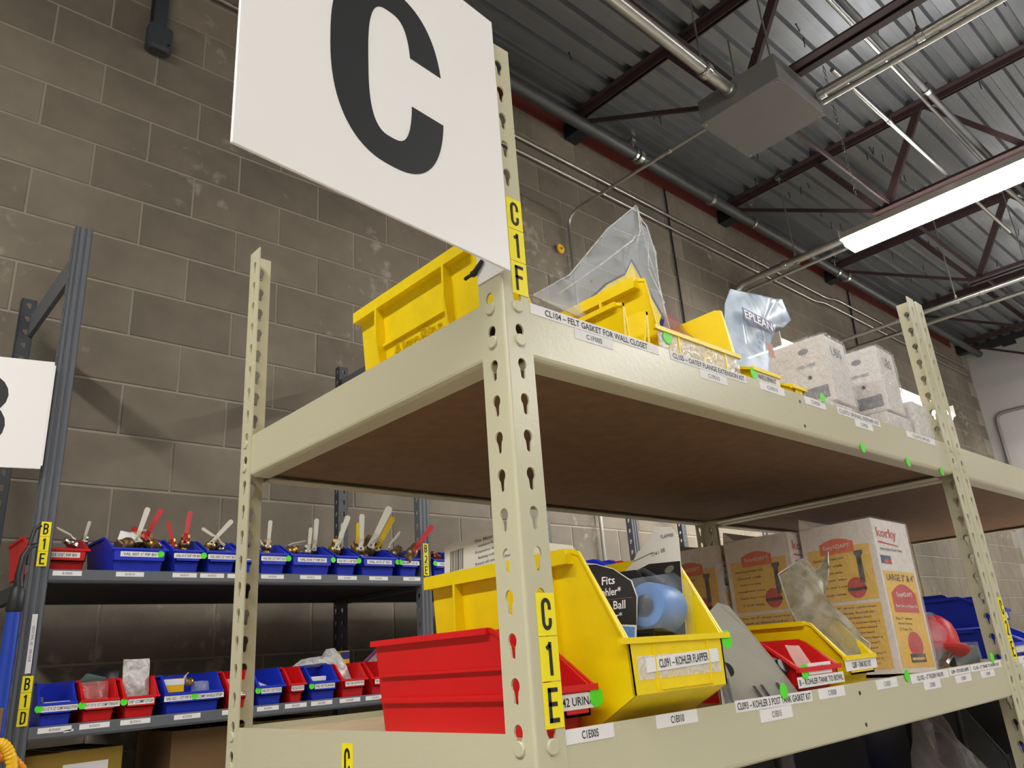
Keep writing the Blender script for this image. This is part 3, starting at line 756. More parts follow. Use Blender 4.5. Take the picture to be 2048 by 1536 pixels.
t = make_bin((.2330,.006,ZF_), .058, .16, .060, 'yellow', 'small yellow bin squeezed between the two larger top shelf bins', .2, .07, .1)
t = make_bin((.5400,.006,ZF_), .082, .19, .052, 'yellow', 'low yellow bin under the blue printed bag on the top shelf', .62, .3, .15, text='HANDLE REPAIR KIT', tw=.7, lw=.9, dotx=-.46)
t = make_bin((.648,.012,ZF_), .05, .10, .042, 'hose_orange' if False else 'yellow', 'very small amber bin before the shrink wrapped cartons', .7, .3, .15)
# ============================================================ GREY RACK along the wall (aisle B)
YB = 1.80; PB = (-.0195, 1.214, 2.4475, 3.681)
def slot_hole(hw, hh): 
    return [(hw,hh),(-hw,hh),(-hw,-hh*.2),(-hw*.2,-hh*.3),(-hw*.2,-hh),(hw,-hh)]
gm = MB(); gw = .046; gp = .034
# grooved front
prof = [(-gw/2,0),(-.014,0),(-.011,.004),(-.006,.004),(-.003,0),(.003,0),(.006,.004),(.011,.004),(.014,0),(gw/2,0)]
gm.add([(x,y,z) for z in (0,2.763) for x,y in prof], [(i,i+1,len(prof)+i+1,len(prof)+i) for i in range(len(prof)-1)])
gm.add([(x,y+.0018,z) for z in (0,2.763) for x,y in prof], [(i,len(prof)+i,len(prof)+i+1,i+1) for i in range(len(prof)-1)])
for s in (-1,1): holed_flange(gm, lambda x,z,d,s=s: (s*(gw/2-d), x, z), gp, 0, 2.763, .03, slot_hole(.006,.010), .0018, .05)
front_post = gm.mesh('post','grey_steel')
gm2 = MB()
for s in (-1,1): holed_flange(gm2, lambda x,z,d,s=s: (s*(gw/2-d), x, z), gp, 0, 2.755, .03, slot_hole(.006,.010), .0018, .05)
holed_flange(gm2, lambda x,z,d: (x-gw/2, d, z), gw, 0, 2.755, .03, slot_hole(.007,.010), .0018, .05)
rear_post = gm2.mesh('post','dark_steel')
ZB = {'E':1.749,'D':1.369,'C':.86,'B':.35}
def grey_rack(x0, x1, label, first):
    t = thing('steel_shelving_unit', label, 'shelving unit', (x0,YB,0), group='grey shelving units of aisle B'); L = x1-x0
    if first: link('post',front_post,t); link('post',rear_post,t,M=T((-.02,.585,0)))
    link('post',front_post,t,M=T((L,0,0))); link('post',rear_post,t,M=T((L,.585,0)))
    for nm, z in ZB.items():
        m = MB(); m.prism([(0,.002,z),(0,-.001,z-.003),(0,-.001,z-.027),(0,.004,z-.033),(0,.03,z-.033),(0,.03,z-.030),(0,.006,z-.030),(0,.003,z)],(L-gw,0,0),T((gw/2,0,0))); m.build('beam','grey_steel',t)
        MB().box(gw/2,L-gw/2,.592,.60,z-.035,z).build('beam','dark_steel',t)
        for xx in (0,L):
            if xx == 0 and not first: continue
            MB().box(xx-.012+(.02 if xx==0 else -.02),xx+.012+(.02 if xx==0 else -.02),.034,.585,z-.045,z-.003).build('side_brace','dark_steel',t)
            for q in (0,1): MB().lathe([(.005,0),(.005,.003)],8,frame((xx-.0125+(.02 if xx==0 else -.02),.06+.3*q,z-.024),(0,-1,0),(0,0,1))).build('bolt','silver',t)
        MB().box(.0235,L-.0235,.006,.584,z-.030,z-.003).build('shelf_board','black_board',t)
    for xx in ((0,L) if first else (L,)): MB().box(xx-.010,xx+.004,.030,.59,2.615,2.695).build('top_brace','grey_steel',t)
    return t
gA = grey_rack(PB[0],PB[1],'grey steel shelving unit by the block wall, tagged B 1 E',True)
gB = grey_rack(PB[1],PB[2],'second grey shelving unit by the block wall, tagged 2 E',False)
gC = grey_rack(PB[2],PB[3],'third grey shelving unit by the block wall, seen behind the tan cartons',False)
BF = lambda x, z, px=PB[0], y=-.0006: frame((x-px,y,z),(1,0,0),(0,0,1))
loc_tag(BF(-.0165,1.813),.0235,.116,'B1E',gA); loc_tag(BF(-.0125,1.4305),.0235,.116,'B1D',gA)
loc_tag(BF(1.2135,1.809,PB[1]),.0235,.116,'B2E',gB); loc_tag(BF(2.452,1.80,PB[2]),.0235,.116,'B3E',gC)
sticker(BF(-.015,1.565) @ R(90,'Z'),.142,.0125,'BVH 060 – 36" GAS FLEX',gA,.6,.5,ink='soft_ink')
def shelf_tags(t, px, z, L, pre, start):
    for k, (a, b) in enumerate(L): sticker(BF((a+b)/2,z-.0105,px,-.0012), b-a, .0125, '%s%03d'%(pre,start+5*k), t, .34, .5, ink='soft_ink')
shelf_tags(gA,PB[0],1.749,[(.012,.081),(.166,.239),(.317,.386),(.396,.467),(.478,.55),(.584,.659),(.715,.79),(.851,.923),(.972,1.047),(1.112,1.185)],'B1E',5)
shelf_tags(gA,PB[0],1.369,[(.023,.098),(.116,.187),(.213,.288),(.350,.422),(.483,.55),(.587,.655),(.675,.746),(.761,.834),(.860,.935),(.955,1.03)],'B1D',5)
sticker(BF(.092,1.3525,PB[0],-.0012) @ R(6,'Z'),.022,.005,'',gA,name='torn_tape')
shelf_tags(gB,PB[1],1.749,[(1.27,1.34),(1.40,1.47),(1.55,1.62),(1.70,1.77),(1.85,1.92),(2.0,2.07),(2.15,2.22),(2.30,2.37)],'B2E',5)
ZBE, ZBD = 1.7475, 1.3675
EB = [(-.045,.109,'red','VAL 013 1/2" FIP BV'),(.144,.300,'blue','VAL 007 1" FIP BV'),(.308,.402,'blue','VAL 017 3/4" FIP BV'),(.406,.508,'blue','VAL 024 1/2" SWT BV'),(.514,.568,'blue','VAL 031'),(.572,.672,'blue','VAL 023 1/2" SWT VLV'),(.676,.832,'blue','VAL 018 1" FIP BV'),(.837,.929,'blue','VAL 021 1 1/4" BV'),(.934,1.086,'blue','VAL 019 2" BV'),(1.091,1.184,'blue','VAL 020 1 1/2" BV')]
for k, (a, b, c, s) in enumerate(EB):
    lab = 'red bin at the left end of the upper grey shelf' if k == 0 else ordinal(k)+' blue bin from the left on the upper grey shelf'
    make_bin(((a+b)/2,YB+(.040 if k == 0 else -.012),ZBE), b-a, .27, .103, c, lab, .60, .34, .28, text=s, tw=.86, lw=.66 if b-a > .12 else .86, group='bins on the upper grey shelf', dotx=(.36 if k == 1 else .48 if k in (2,3,5,6,7,8) else (-.44 if k == 9 else None)))
for k, (a, b, c) in enumerate(((1.240,1.345,'blue'),(1.36,1.50,'blue'),(1.52,1.66,'blue'),(1.68,1.80,'blue'),(1.82,1.95,'blue'),(1.97,2.09,'blue'),(2.105,2.225,'blue'),(2.235,2.335,'blue'),(2.345,2.42,'red'))):
    l_ = 'red bin just left of the third grey post on the upper shelf' if c == 'red' else ordinal(k)+' blue bin right of the second grey post on the upper shelf'
    make_bin(((a+b)/2,YB-.012,ZBE), b-a, .27, .103, c, l_, .60, .34, .28, text='VAL 0%d'%(30+k), tw=.6, lw=.7, group='bins on the upper grey shelf', dotx=-.42)
for k, (a, b) in enumerate(((2.475,2.60),(2.62,2.76),(2.78,2.92))):
    make_bin(((a+b)/2,YB-.012,ZBE), b-a, .27, .103, 'blue', ordinal(k)+' blue bin right of the third grey post', .60, .34, .28, text='', group='bins on the upper grey shelf')
DB = [(.012,.106,'blue','VAL 015 1/2" X 1/2" COMP ANGLE STOP'),(.109,.206,'red','VAL 017 1/2" X 1/2" COMP STRAIGHT'),(.209,.308,'red','3/8" COMP STOP'),(.316,.484,'blue','VAL 022 – 1/2" FIP X 1/2" COMP ANGLE STOP'),(.490,.574,'red','VAL 026'),(.579,.675,'blue','VAL 011 1/2" STOP'),(.680,.744,'red','VAL 026 3/8 STOP'),(.752,.856,'blue','VAL 027 FLANGE'),(.860,.962,'red','VAL 028 QUARTER'),(.970,1.07,'red','VAL 029')]
nr = nb = 0
for k, (a, b, c, s) in enumerate(DB):
    if c == 'red': lab = ordinal(nr)+' red bin from the left on the lower grey shelf'; nr += 1
    else: lab = ordinal(nb)+' blue bin from the left on the lower grey shelf'; nb += 1
    make_bin(((a+b)/2,YB-.012,ZBD), b-a, .27, .103, c, lab, .52, .22, .26, text=s, tw=.94, lw=.98 if k in (0,1,3) else .66, group='bins on the lower grey shelf', dotx=(-.44 if k in (0,1,2,5,7) else (0 if k == 3 else None)))
# ------------------------------------------------------------ B sign
ang = math.radians(-13.2); du = Vector((math.cos(ang), math.sin(ang), 0))
t = thing('aisle_sign', 'white square aisle sign with the dark letter B at the left edge', 'sign', (-.052,1.782,2.006))
Ms = frame(-du*.1525+Vector((0,0,.1525)), du, (0,0,1))
m = MB(); m.bbox(-.1525,.1525,-.1525,.1525,-.003,0,.0006,Ms); m.build('panel','sign_white',t)
stroke_letter('B', Ms @ T((-.010,0,0)), .21, .137, .042, t, 'sign_black', .3, .1, .0004, 'letter')
MB().box(-.002,.004,.0,.05,.01,.295).build('side_flange','sign_white',t)
# ============================================================ CONTENT OF GREY RACK
def valve_parts(hm, bm):
    t = bpy.data.objects.new('ball_valve', None); COL.objects.link(t)
    X = R(90,'Y')
    MB().lathe([(.011,-.034),(.015,-.033),(.015,-.018),(.013,-.016),(.019,-.010),(.021,0),(.019,.010),(.013,.016),(.015,.018),(.015,.033),(.011,.034)],14,X).build('body',bm,t,True)
    for s in (-1,1): MB().lathe([(.0165,0),(.018,.001),(.018,.012),(.0165,.013)],6,X @ T((0,0,s*.027-.0065))).build('hex_end',bm,t)
    MB().lathe([(.007,.015),(.007,.026),(.0095,.026),(.0095,.031),(.004,.032)],8).build('stem','silver',t)
    m = MB(); m.prism([(-.006,-.008,.028),(.012,-.007,.028),(.030,-.007,.036),(.105,-.009,.036),(.112,-.005,.036),(.112,.005,.036),(.105,.009,.036),(.030,.007,.036),(.012,.007,.028),(-.006,.008,.028)],(0,0,.004)); m.build('lever_handle',hm,t)
    return t
proto = {}
def valve(x, y, z, pt, rz, s, hm='handle_white', bm='brass', label='', roll=0):
    """pt: how far the handle points up from horizontal (deg)"""
    if (hm,bm) not in proto: v = proto[(hm,bm)] = valve_parts(hm,bm)
    else: v = copy_tree(proto[(hm,bm)])
    z += .020
    if pt > 44: M = T((x,y,z)) @ R((90-pt)*(1 if rz < 90 else -1),'Y') @ R(72,'Z') @ R(-87,'Y')
    else: M = T((x,y,z)) @ R(rz,'Z') @ R(-pt,'Y') @ R(-50,'X')
    s *= .92; v.matrix_world = M @ Matrix.Diagonal((s,s,s,1))
    tag(v, label, 'valve', 'brass valves in the blue bins'); return v
Q = ZBE
VL = [(.11,1.93,Q+.075,80,10,.55,'handle_white','silver','small valve with a pale handle behind the red bin edge'),
 (.060,1.87,Q+.062,20,200,.6,'handle_white','silver','small valve lying flat in the red bin'),
 (.205,1.86,Q+.062,15,30,1.1,'handle_white','bronze','dark bronze valve at the left of the wide blue bin'),
 (.236,1.88,Q+.072,76,20,.95,'handle_white','brass','valve with upright pale handle in the wide blue bin'),
 (.268,1.84,Q+.062,25,100,.9,'handle_red','brass','valve with long red handle leaning in the wide blue bin'),
 (.272,1.93,Q+.080,66,15,1.0,'handle_red','brass','valve with lettered red handle standing behind the wide blue bin'),
 (.330,1.85,Q+.060,74,160,.7,'handle_red','brass','small red handled valve left in the second blue bin'),
 (.366,1.86,Q+.070,84,10,.9,'handle_red','brass','upright dark red handled valve in the second blue bin'),
 (.440,1.85,Q+.066,50,20,.9,'handle_white','brass','brass valve lying in the third blue bin'),
 (.480,1.87,Q+.060,35,160,.8,'handle_white','silver','silver valve lying in the third blue bin'),
 (.592,1.86,Q+.062,30,200,.9,'handle_white','silver','silver fitting valve in the bin right of the beige post'),
 (.628,1.86,Q+.070,86,0,.8,'handle_white','brass','upright white handle in the bin right of the beige post'),
 (.712,1.86,Q+.062,12,15,.9,'handle_white','brass','flat lying valve in the sixth blue bin'),
 (.770,1.86,Q+.060,84,20,.75,'handle_white','silver','short upright handle in the sixth blue bin'),
 (.812,1.90,Q+.072,86,0,1.0,'handle_white','bronze','white handled valve at the right edge of the sixth blue bin'),
 (.872,1.86,Q+.070,68,12,1.15,'handle_white','brass','large brass valve with leaning white handle'),
 (.905,1.90,Q+.066,82,10,.7,'handle_white','bronze','short pale handle behind the large brass valve'),
 (.930,1.93,Q+.075,84,0,.95,'handle_white','bronze','upright cream handle between the seventh and eighth blue bins'),
 (.962,1.85,Q+.072,88,0,1.15,'handle_white','brass','tall upright white handle in the eighth blue bin'),
 (.990,1.92,Q+.072,86,0,1.0,'handle_yellow','bronze','upright yellow handle in the eighth blue bin'),
 (1.040,1.92,Q+.088,60,40,1.6,'handle_white','bronze','biggest bronze valve standing high in the eighth blue bin'),
 (1.085,1.95,Q+.085,58,10,1.35,'handle_yellow','bronze','bronze valve with long thin cream handle pointing up'),
 (1.120,1.86,Q+.066,38,20,1.1,'handle_white','bronze','dark valve with white handle in the last blue bin before the post'),
 (1.150,1.80,Q+.062,48,8,1.15,'handle_red','bronze','valve with red handle crossing the second grey post'),
 (1.262,1.86,Q+.062,10,40,.8,'handle_red','copper','copper fitting in the blue bin right of the second grey post'),
 (1.300,1.86,Q+.062,20,100,.8,'handle_red','copper','smaller copper fitting in the blue bin right of the second grey post')]
for v in VL: valve(*v)
# crumpled papers / bags in bins
def bag(name, label, outline, nrm, bulge, material, noise=.003, seed=1, res=.02, cat='bag', rings=5, edge_hl=None):
    c = sum((Vector(p) for p in outline), Vector())/len(outline); b = Vector((c.x,c.y,min(p[2] for p in outline)))
    t = thing(name, label, cat, b)
    pillow([Vector(p)-b for p in outline], nrm, bulge, None, rings, noise, seed, res).build('film', material, t, True)
    if edge_hl: MB().tube([Vector(p)-b for p in list(outline)+[outline[0]]], .0011, 5, False).build('edge_highlight', edge_hl, t, True)  # pale tube imitates the bright highlight along the film edge
    return t
def panel_pts(cx, y, z0, w, h, lean=0, skew=0): return [(cx-w/2,y,z0),(cx+w/2,y,z0),(cx+w/2+skew,y+lean,z0+h),(cx-w/2+skew,y+lean,z0+h)]
t = bag('paper_wad','crumpled white tag lying over the wide blue bin', [(.178,1.86,Q+.095),(.245,1.85,Q+.09),(.232,1.88,Q+.118),(.19,1.88,Q+.125)], (0,-1,.4), .006, 'paper', .004, 3)
bag('parts_bag','cloudy bag of parts in the second red bin of the lower grey shelf', panel_pts(.155,1.83,ZBD+.04,.066,.058,.02), (0,-1,.3), .012, 'pink_film', .005, 4)
t = bag('parts_bag','tall cloudy grey bag of parts in the second red bin from the post', panel_pts(.258,1.84,ZBD+.045,.070,.105,.03,.004), (0,-1,.3), .014, 'cloudy_white', .005, 5)
pillow([Vector(p) for p in panel_pts(0,.004,.004,.055,.055,.02)], (0,-1,.3), .010, None, 4, .006, 9, .01).build('parts','parts_grey',t,True)
bag('dark_packet','dark glossy packet with green print behind the red bins', [(.11,1.95,ZBD+.09),(.24,1.95,ZBD+.085),(.25,1.97,ZBD+.125),(.20,1.97,ZBD+.135),(.16,1.96,ZBD+.115)], (0,-1,.3), .008, 'card_black', .006, 6)
bag('green_packet','pale packet with green corner behind the red bins', [(.135,1.93,ZBD+.10),(.20,1.93,ZBD+.088),(.205,1.93,ZBD+.108),(.155,1.93,ZBD+.122)], (0,-1,.4), .003, 'green_pad', .003, 7)
def small_box(name, label, x, y, z, sx, sy, sz, material, rz=0, text=None, cat='box', band=None):
    t = thing(name, label, cat, (x,y,z), math.radians(rz))
    MB().bbox(-sx/2,sx/2,-sy/2,sy/2,0,sz,.001).build('carton', material, t)
    if band: MB().box(-sx/2-.0003,sx/2+.0003,-sy/2-.0004,-sy/2,sz*.55,sz*.95).build('print_band', band, t)
    if text: lettering(text, frame((0,-sy/2-.0002,sz*.3),(1,0,0),(0,0,1)), sx*.7, sz*.25, t)
    return t
small_box('packet_box','cream packet lying in the first blue bin of the lower grey shelf', .062,1.845,ZBD+.046,.062,.05,.010,'card_white',4)
small_box('hinge_part','small grey metal bracket in the first blue bin of the lower grey shelf', .030,1.86,ZBD+.050,.012,.03,.02,'silver',10,cat='part')
small_box('yellow_box','yellow and white box in the wide lower blue bin', .360,1.86,ZBD+.055,.056,.04,.036,'hose_yellow',-6,band='paper')
bag('parts_bag','clear bag of brass stops in the wide lower blue bin', panel_pts(.435,1.84,ZBD+.045,.05,.035,.01), (0,-1,.3), .010, 'clear', .006, 8)
valve(.405,1.85,ZBD+.060,10,60,.6,'handle_white','brass','small brass stop in the wide lower blue bin')
small_box('packet_box','peach packet in the lower red bin behind the beige post', .525,1.86,ZBD+.05,.05,.04,.03,'pink_paper',5)
bag('white_wedge','folded white paper in the lower blue bin right of the beige post', [(.585,1.85,ZBD+.055),(.645,1.85,ZBD+.052),(.59,1.86,ZBD+.078)], (0,-1,.2), .003, 'paper', .001, 2)
small_box('packet_box','white flat packet in the third lower blue bin', .80,1.85,ZBD+.055,.06,.04,.014,'paper',-3)
bag('plastic_bag','crumpled white bag spilling over the third lower blue bin', [(.74,1.90,ZBD+.10),(.85,1.90,ZBD+.10),(.90,1.88,ZBD+.09),(.905,1.85,ZBD+.05),(.94,1.86,ZBD+.05),(.925,1.88,ZBD+.11),(.90,1.9,ZBD+.155),(.865,1.9,ZBD+.15),(.85,1.9,ZBD+.13),(.78,1.9,ZBD+.125)], (0,-1,.3), .016, 'cloudy_white', .008, 11)
small_box('yellow_box','small yellow box with blue band behind the white bag', .975,1.98,ZBD+.085,.035,.04,.06,'hose_yellow',0,band='navy')
zb = bag('zip_bag','clear zipper bag with purple strip behind the red bin', [(1.05,2.0,ZBD+.09),(1.17,2.0,ZBD+.10),(1.165,2.0,ZBD+.165),(1.155,2.0,ZBD+.17)], (0,-1,.2), .006, 'cloudy_white', .004, 12)
pillow([Vector(p)-zb.location for p in ((1.06,1.99,ZBD+.10),(1.075,1.99,ZBD+.10),(1.165,1.99,ZBD+.165),(1.155,1.99,ZBD+.173))],(0,-1,.2),.002,None,4,.001,13,.02).build('zipper_strip','purple',zb,True,'purple zipper strip')
for k, (x, y, sx, sy, sz, m_, l_, rz) in enumerate(((.12,2.02,.24,.3,.44,'carton_yellow','yellowish carton with a white label under the lower grey shelf',4),(.62,2.05,.46,.34,.46,'carton','large brown carton in the dark under the lower grey shelf',-3),(1.02,2.08,.2,.3,.40,'carton','smaller brown carton deep under the lower grey shelf',2))):
    t = small_box('carton_box', l_, x, y, ZB['C'], sx, sy, sz, m_, rz)
    MB().box(-.03,.03,-sy/2-.0006,sy/2,sz,sz+.0006).build('tape','card_edge',t)
    if k == 0: sticker(frame((.03,-sy/2-.0002,.33),(1,0,0),(0,0,1)),.11,.16,'FITTINGS',t,.6,.12,ink='soft_ink')
# blue pole with black grip hung at the left end of the grey rack
t = thing('tool_pole','blue tool pole with black hook hanging beside the B tags','tool',(-.075,1.735,.75))
MB().tube([(0,0,0),(.0,0,.885)],.016,14).build('pole','pole_blue',t,True)
MB().tube([(0,0,.885),(.0,0,.89),(.002,0,.935),(.003,0,.945)],[.016,.019,.017,.012],12).build('grip','black',t,True)
MB().tube([(.003,0,.945),(.0,0,.97),(.004,0,1.02),(.016,.0,1.045),(.03,.01,1.05)],[.011,.010,.008,.007,.006],10).build('hook','black',t,True)
MB().tube([(.016,.004,1.0),(.014,.004,1.05),(.022,.004,1.09),(.034,.004,1.10)],.005,8).build('loop','black',t,True)
MB().box(-.006,.004,-.0175,-.0155,.60,.67).build('worn_label','carton',t)
# corrugated yellow hose loops
def hose(path, label, material, r=.011):
    t = thing('corrugated_hose', label, 'hose', path[0], group='coiled corrugated gas hoses'); P = [Vector(p)-Vector(path[0]) for p in path]
    Q = []
    for i in range(len(P)-1):
        a = P[max(i-1,0)]; b = P[i]; c = P[i+1]; d = P[min(i+2,len(P)-1)]
        for k in range(14):
            s = k/14; Q.append(.5*((2*b)+(c-a)*s+(2*a-5*b+4*c-d)*s*s+(3*b-a-3*c+d)*s**3))
    Q.append(P[-1]); MB().tube(Q,[r*(1.0 if k%2 else .86) for k in range(len(Q))],12).build('tube',material,t,True)
hose([(-.16,1.70,1.22),(-.115,1.69,1.315),(-.075,1.69,1.345),(-.045,1.69,1.30),(-.04,1.69,1.20),(-.05,1.69,1.05)],'bright yellow corrugated hose looped at the lower left corner','hose_yellow',.013)
hose([(-.12,1.725,1.28),(-.06,1.725,1.315),(-.015,1.725,1.28),(.01,1.725,1.22),(.02,1.725,1.1)],'orange corrugated hose crossing behind the yellow one at the lower left','hose_orange',.012)
t = thing('hose_hook','small white hook holding the corrugated hoses','hook',(-.10,1.70,1.22))
MB().tube([(0,.0,.0),(.0,.0,.06),(.01,.03,.08)],.008,8).build('arm','paper',t,True)
# ============================================================ ITEMS ON THE BEIGE RACK, LOWER SHELF
def card(name, label, pts, d, material, cat='card'):
    """flat card: outline in 3D with thickness vector d"""
    c = Vector(pts[0]); t = thing(name, label, cat, (c.x,c.y,c.z))
    MB().prism([Vector(p)-c for p in pts], d).build('board', material, t); return t, c
# flapper in clear blister on black card (in the large yellow bin)
Mc = frame((.266,.080,1.462),(.10,-1,0),(.10,0,1))
t = thing('flapper_pack','blue rubber flapper in a clear blister on a black hang card','package',(.266,.080,1.462))
Mi = T((-.266,-.080,-1.462)) @ Mc
O = [(-.055,-.02),(.055,-.02),(.055,.075),(.055,.103),(.046,.118),(.022,.122),(.016,.108),(-.004,.094),(-.012,.083),(-.040,.062),(-.049,.05),(-.055,.02)]
MB().prism([Mi @ Vector((x,y,-.0012)) for x,y in O], Mi.to_3x3() @ Vector((0,0,.0012))).build('hang_card','card_white',t)
O2 = [(-.0535,-.019),(.0545,-.019),(.0545,.076),(.012,.078),(-.030,.066),(-.047,.049),(-.0535,.02)]
MB().prism([Mi @ Vector((x,y,0)) for x,y in O2], Mi.to_3x3() @ Vector((0,0,.0004))).build('black_print','card_black',t)
MB().lathe([(.006,0),(.007,.0006)],12,Mi @ T((.040,.068,.0004)) @ R(20,'Z') @ Matrix.Diagonal((1,.55,1,1))).build('hang_hole','silver',t)
lettering('1741 EE', Mi @ T((.026,.090,.0001)) @ R(14,'Z'), .020, .0042, t, 'soft_ink'); lettering('FLAPPER', Mi @ T((.04,.108,.0001)), .018,.004, t, 'soft_ink')
MB().box(.010,.040,.0835,.0845,.0001,.0004,Mi @ R(14,'Z')).build('print_rule','soft_ink',t)
MB().lathe([(.022,0),(.0255,.003),(.0262,.020),(.0255,.046),(.0235,.050),(.014,.0505),(.010,.048)],28,Mi @ T((.038,.022,.004))).build('flapper','flap_blue',t,True)
MB().lathe([(.003,.0),(.010,.001),(.011,.004),(.006,.006)],16,Mi @ T((.038,.022,.0535))).build('hub','card_black',t,True)
m = MB(); m.tube([Mi @ Vector(p) for p in ((-.05,-.018,.004),(-.052,.03,.012),(-.03,.062,.014),(.012,.068,.012),(.040,.05,.012))],.004,8); m.build('arm','dark_steel',t,True)
m = MB()
for k in range(16):
    q = Mi @ Vector((.038-.0028*k,.020-.0022*k,.060-.0015*k)); m.lathe([(.0002,-.0014),(.0014,0),(.0002,.0014)],6,T(q))
m.build('bead_chain','silver',t)
bo = [(-.044,-.018),(.066,-.018),(.068,.045),(.046,.064),(-.018,.064),(-.040,.04)]
m = MB()
rin = [Mi @ Vector((x,y,.0012)) for x,y in bo]; mid = [Mi @ Vector((.034+(x-.014)*.62,.022+(y-.022)*.80,.040)) for x,y in bo]; tp = [Mi @ Vector((.036+(x-.014)*.52,.022+(y-.022)*.68,.064)) for x,y in bo]
n = len(bo); m.add(rin+mid+tp, [(i,(i+1)%n,n+(i+1)%n,n+i) for i in range(n)]+[(n+i,n+(i+1)%n,2*n+(i+1)%n,2*n+i) for i in range(n)]+[tuple(range(2*n,3*n))]); m.build('blister','blister',t,True)
# flat cards beside it, facing the open end
def hang_card(name, label, o, u, v, outline, material, cat='card'):
    t = thing(name, label, cat, o); M = frame((0,0,0), u, v)
    MB().prism([M @ Vector((x,y,-.0014)) for x,y in outline], M.to_3x3() @ Vector((0,0,.0014))).build('board', material, t); return t, M
t, Mk = hang_card('flapper_card','black printed hang card reading fits flush ball flapper', (.190,.072,1.498), (.32,-1,0), (.14,0,1), [(-.040,-.06),(.036,-.06),(.040,.0),(.034,.018),(.012,.034),(-.010,.042),(-.032,.046),(-.040,.040)], 'card_white')
MB().prism([Mk @ Vector((x,y,0)) for x,y in ((-.030,-.022),(.038,-.030),(.039,.0),(.033,.0175),(.012,.033),(-.010,.041),(-.020,.042))], Mk.to_3x3() @ Vector((0,0,.0004))).build('black_print','card_black',t)
MB().prism([Mk @ Vector((x,y,0)) for x,y in ((-.034,-.059),(.034,-.059),(.036,-.032),(-.030,-.024))], Mk.to_3x3() @ Vector((0,0,.0006))).build('blue_blister','flap_blue',t)
for k, s_ in enumerate(('Fits','Kohler*','Flush Ball','Flapper*')): lettering(s_, Mk @ T((.006,.021-.0125*k-.003*(k>1),.0005)), (.016,.030,.040,.032)[k], .0092, t, 'paper')
MB().box(-.020,.034,-.0005,.0,.0004,.0007,Mk).build('print_rule','carton',t)
hang_card('white_card','white card along the left edge inside the large yellow bin', (.128,.060,1.48), (.15,-1,0), (.05,0,1), [(-.05,-.05),(.05,-.05),(.038,.0),(.02,.05),(.0,.075),(-.03,.082),(-.05,.078)], 'card_white')
hang_card('flapper_card','dark brown hang card between the flush ball card and the blister pack', (.213,.080,1.478), (.20,-1,0), (.13,0,1), [(-.052,-.05),(.05,-.05),(.05,.03),(.03,.052),(-.005,.052),(-.04,.01)], 'card_black')
# white barcode card lying across the back of the yellow bin
t = thing('barcode_card','white printed card with barcode lying on the back of the large yellow bin','card',(.150,.20,1.5484))
Ml = frame((.0,.045,.024),(0,-1,0),(.1,0,1)) @ R(3,'Z')
MB().box(-.065,.12,-.023,.023,-.0012,0,Ml).build('board','card_white',t)
for k, wd in enumerate((1.5,.7,2,.8,.8,1.6,.7,2.2,.8,1.2,.7,1.8,.8)): MB().box(-.052+.0022*k,-.052+.0022*k+.0006*wd,-.014,.013,0,.0004,Ml).build('bar','ink',t)
for k, s in enumerate(('Fits Most Toilet Tanks 3/4','Installation flush valve repair instructions','Repairs leaking tanks fast','lasting rubber seal with chain','Read all steps before starting')): lettering(s, Ml @ T((.05,.016-.0075*k,.0001)), .10-.012*(k%2), .0042, t, 'soft_ink')
# grey card leaning in front
t = thing('gasket_card','curved grey cardboard package leaning before the small red bins','card',(.40,.03,1.3715))
O = [(.310,.020,1.374),(.345,.045,1.45),(.372,.058,1.482),(.396,.060,1.493),(.413,.055,1.488),(.428,.040,1.456),(.449,.030,1.425),(.474,.012,1.376),(.40,.016,1.374)]
b0 = Vector((.40,.03,1.3715))
MB().prism([Vector(p)-b0 for p in O], (.0006,.0012,0)).build('board','card_grey',t)
MB().prism([Vector(p)-b0+Vector((-.0002,-.0008,0)) for p in ((.306,.016,1.374),(.336,.0205,1.374),(.362,.040,1.43),(.348,.042,1.437))], (.0003,.0004,0)).build('white_back','card_white',t)
for k in range(8): MB().prism([Vector(p)-b0+Vector((.0022*k+.002,-.0020,.0)) for p in ((.310,.0165,1.376),(.3112,.0165,1.376),(.3242,.028,1.404),(.323,.028,1.404))], (.0001,.0002,0)).build('bar','ink',t)
for x in (.385,.402,.438): MB().prism([Vector(p)-b0+Vector((0,-.0014,0)) for p in ((x,.0135,1.376),(x+.006,.0135,1.376),(x-.002,.0190,1.393),(x-.008,.0190,1.393))],(0,.0002,0)).build('bar','ink',t)
MB().lathe([(.008,0),(.009,.0004)],14,frame(Vector((.352,.0335,1.413))-b0,(1,-.45,0),(0,.35,1)) @ T((0,0,.0012))).build('punch_hole','card_black',t)
# red bin content
bag('pink_tag','crumpled pink paper standing in the wide red bin', [(.512,.030,ZE+.034),(.555,.030,ZE+.034),(.553,.045,ZE+.062),(.516,.045,ZE+.064)], (0,-1,.3), .001, 'pink_paper', .0015, 3, .012, 'paper')
t = thing('rubber_plug','black rubber plug in clear wrap at the edge of the red bin','plug',(.466,.034,ZE+.034))
MB().lathe([(.003,0),(.010,.003),(.011,.008),(.009,.012)],16,R(60,'X')).build('plug','card_black',t,True)
pillow([(-.014,.0,-.006),(.014,.0,-.006),(.018,.006,.016),(-.008,.007,.018)],(0,-1,.3),.008,None,4,.003,2,.012).build('film','clear',t,True)
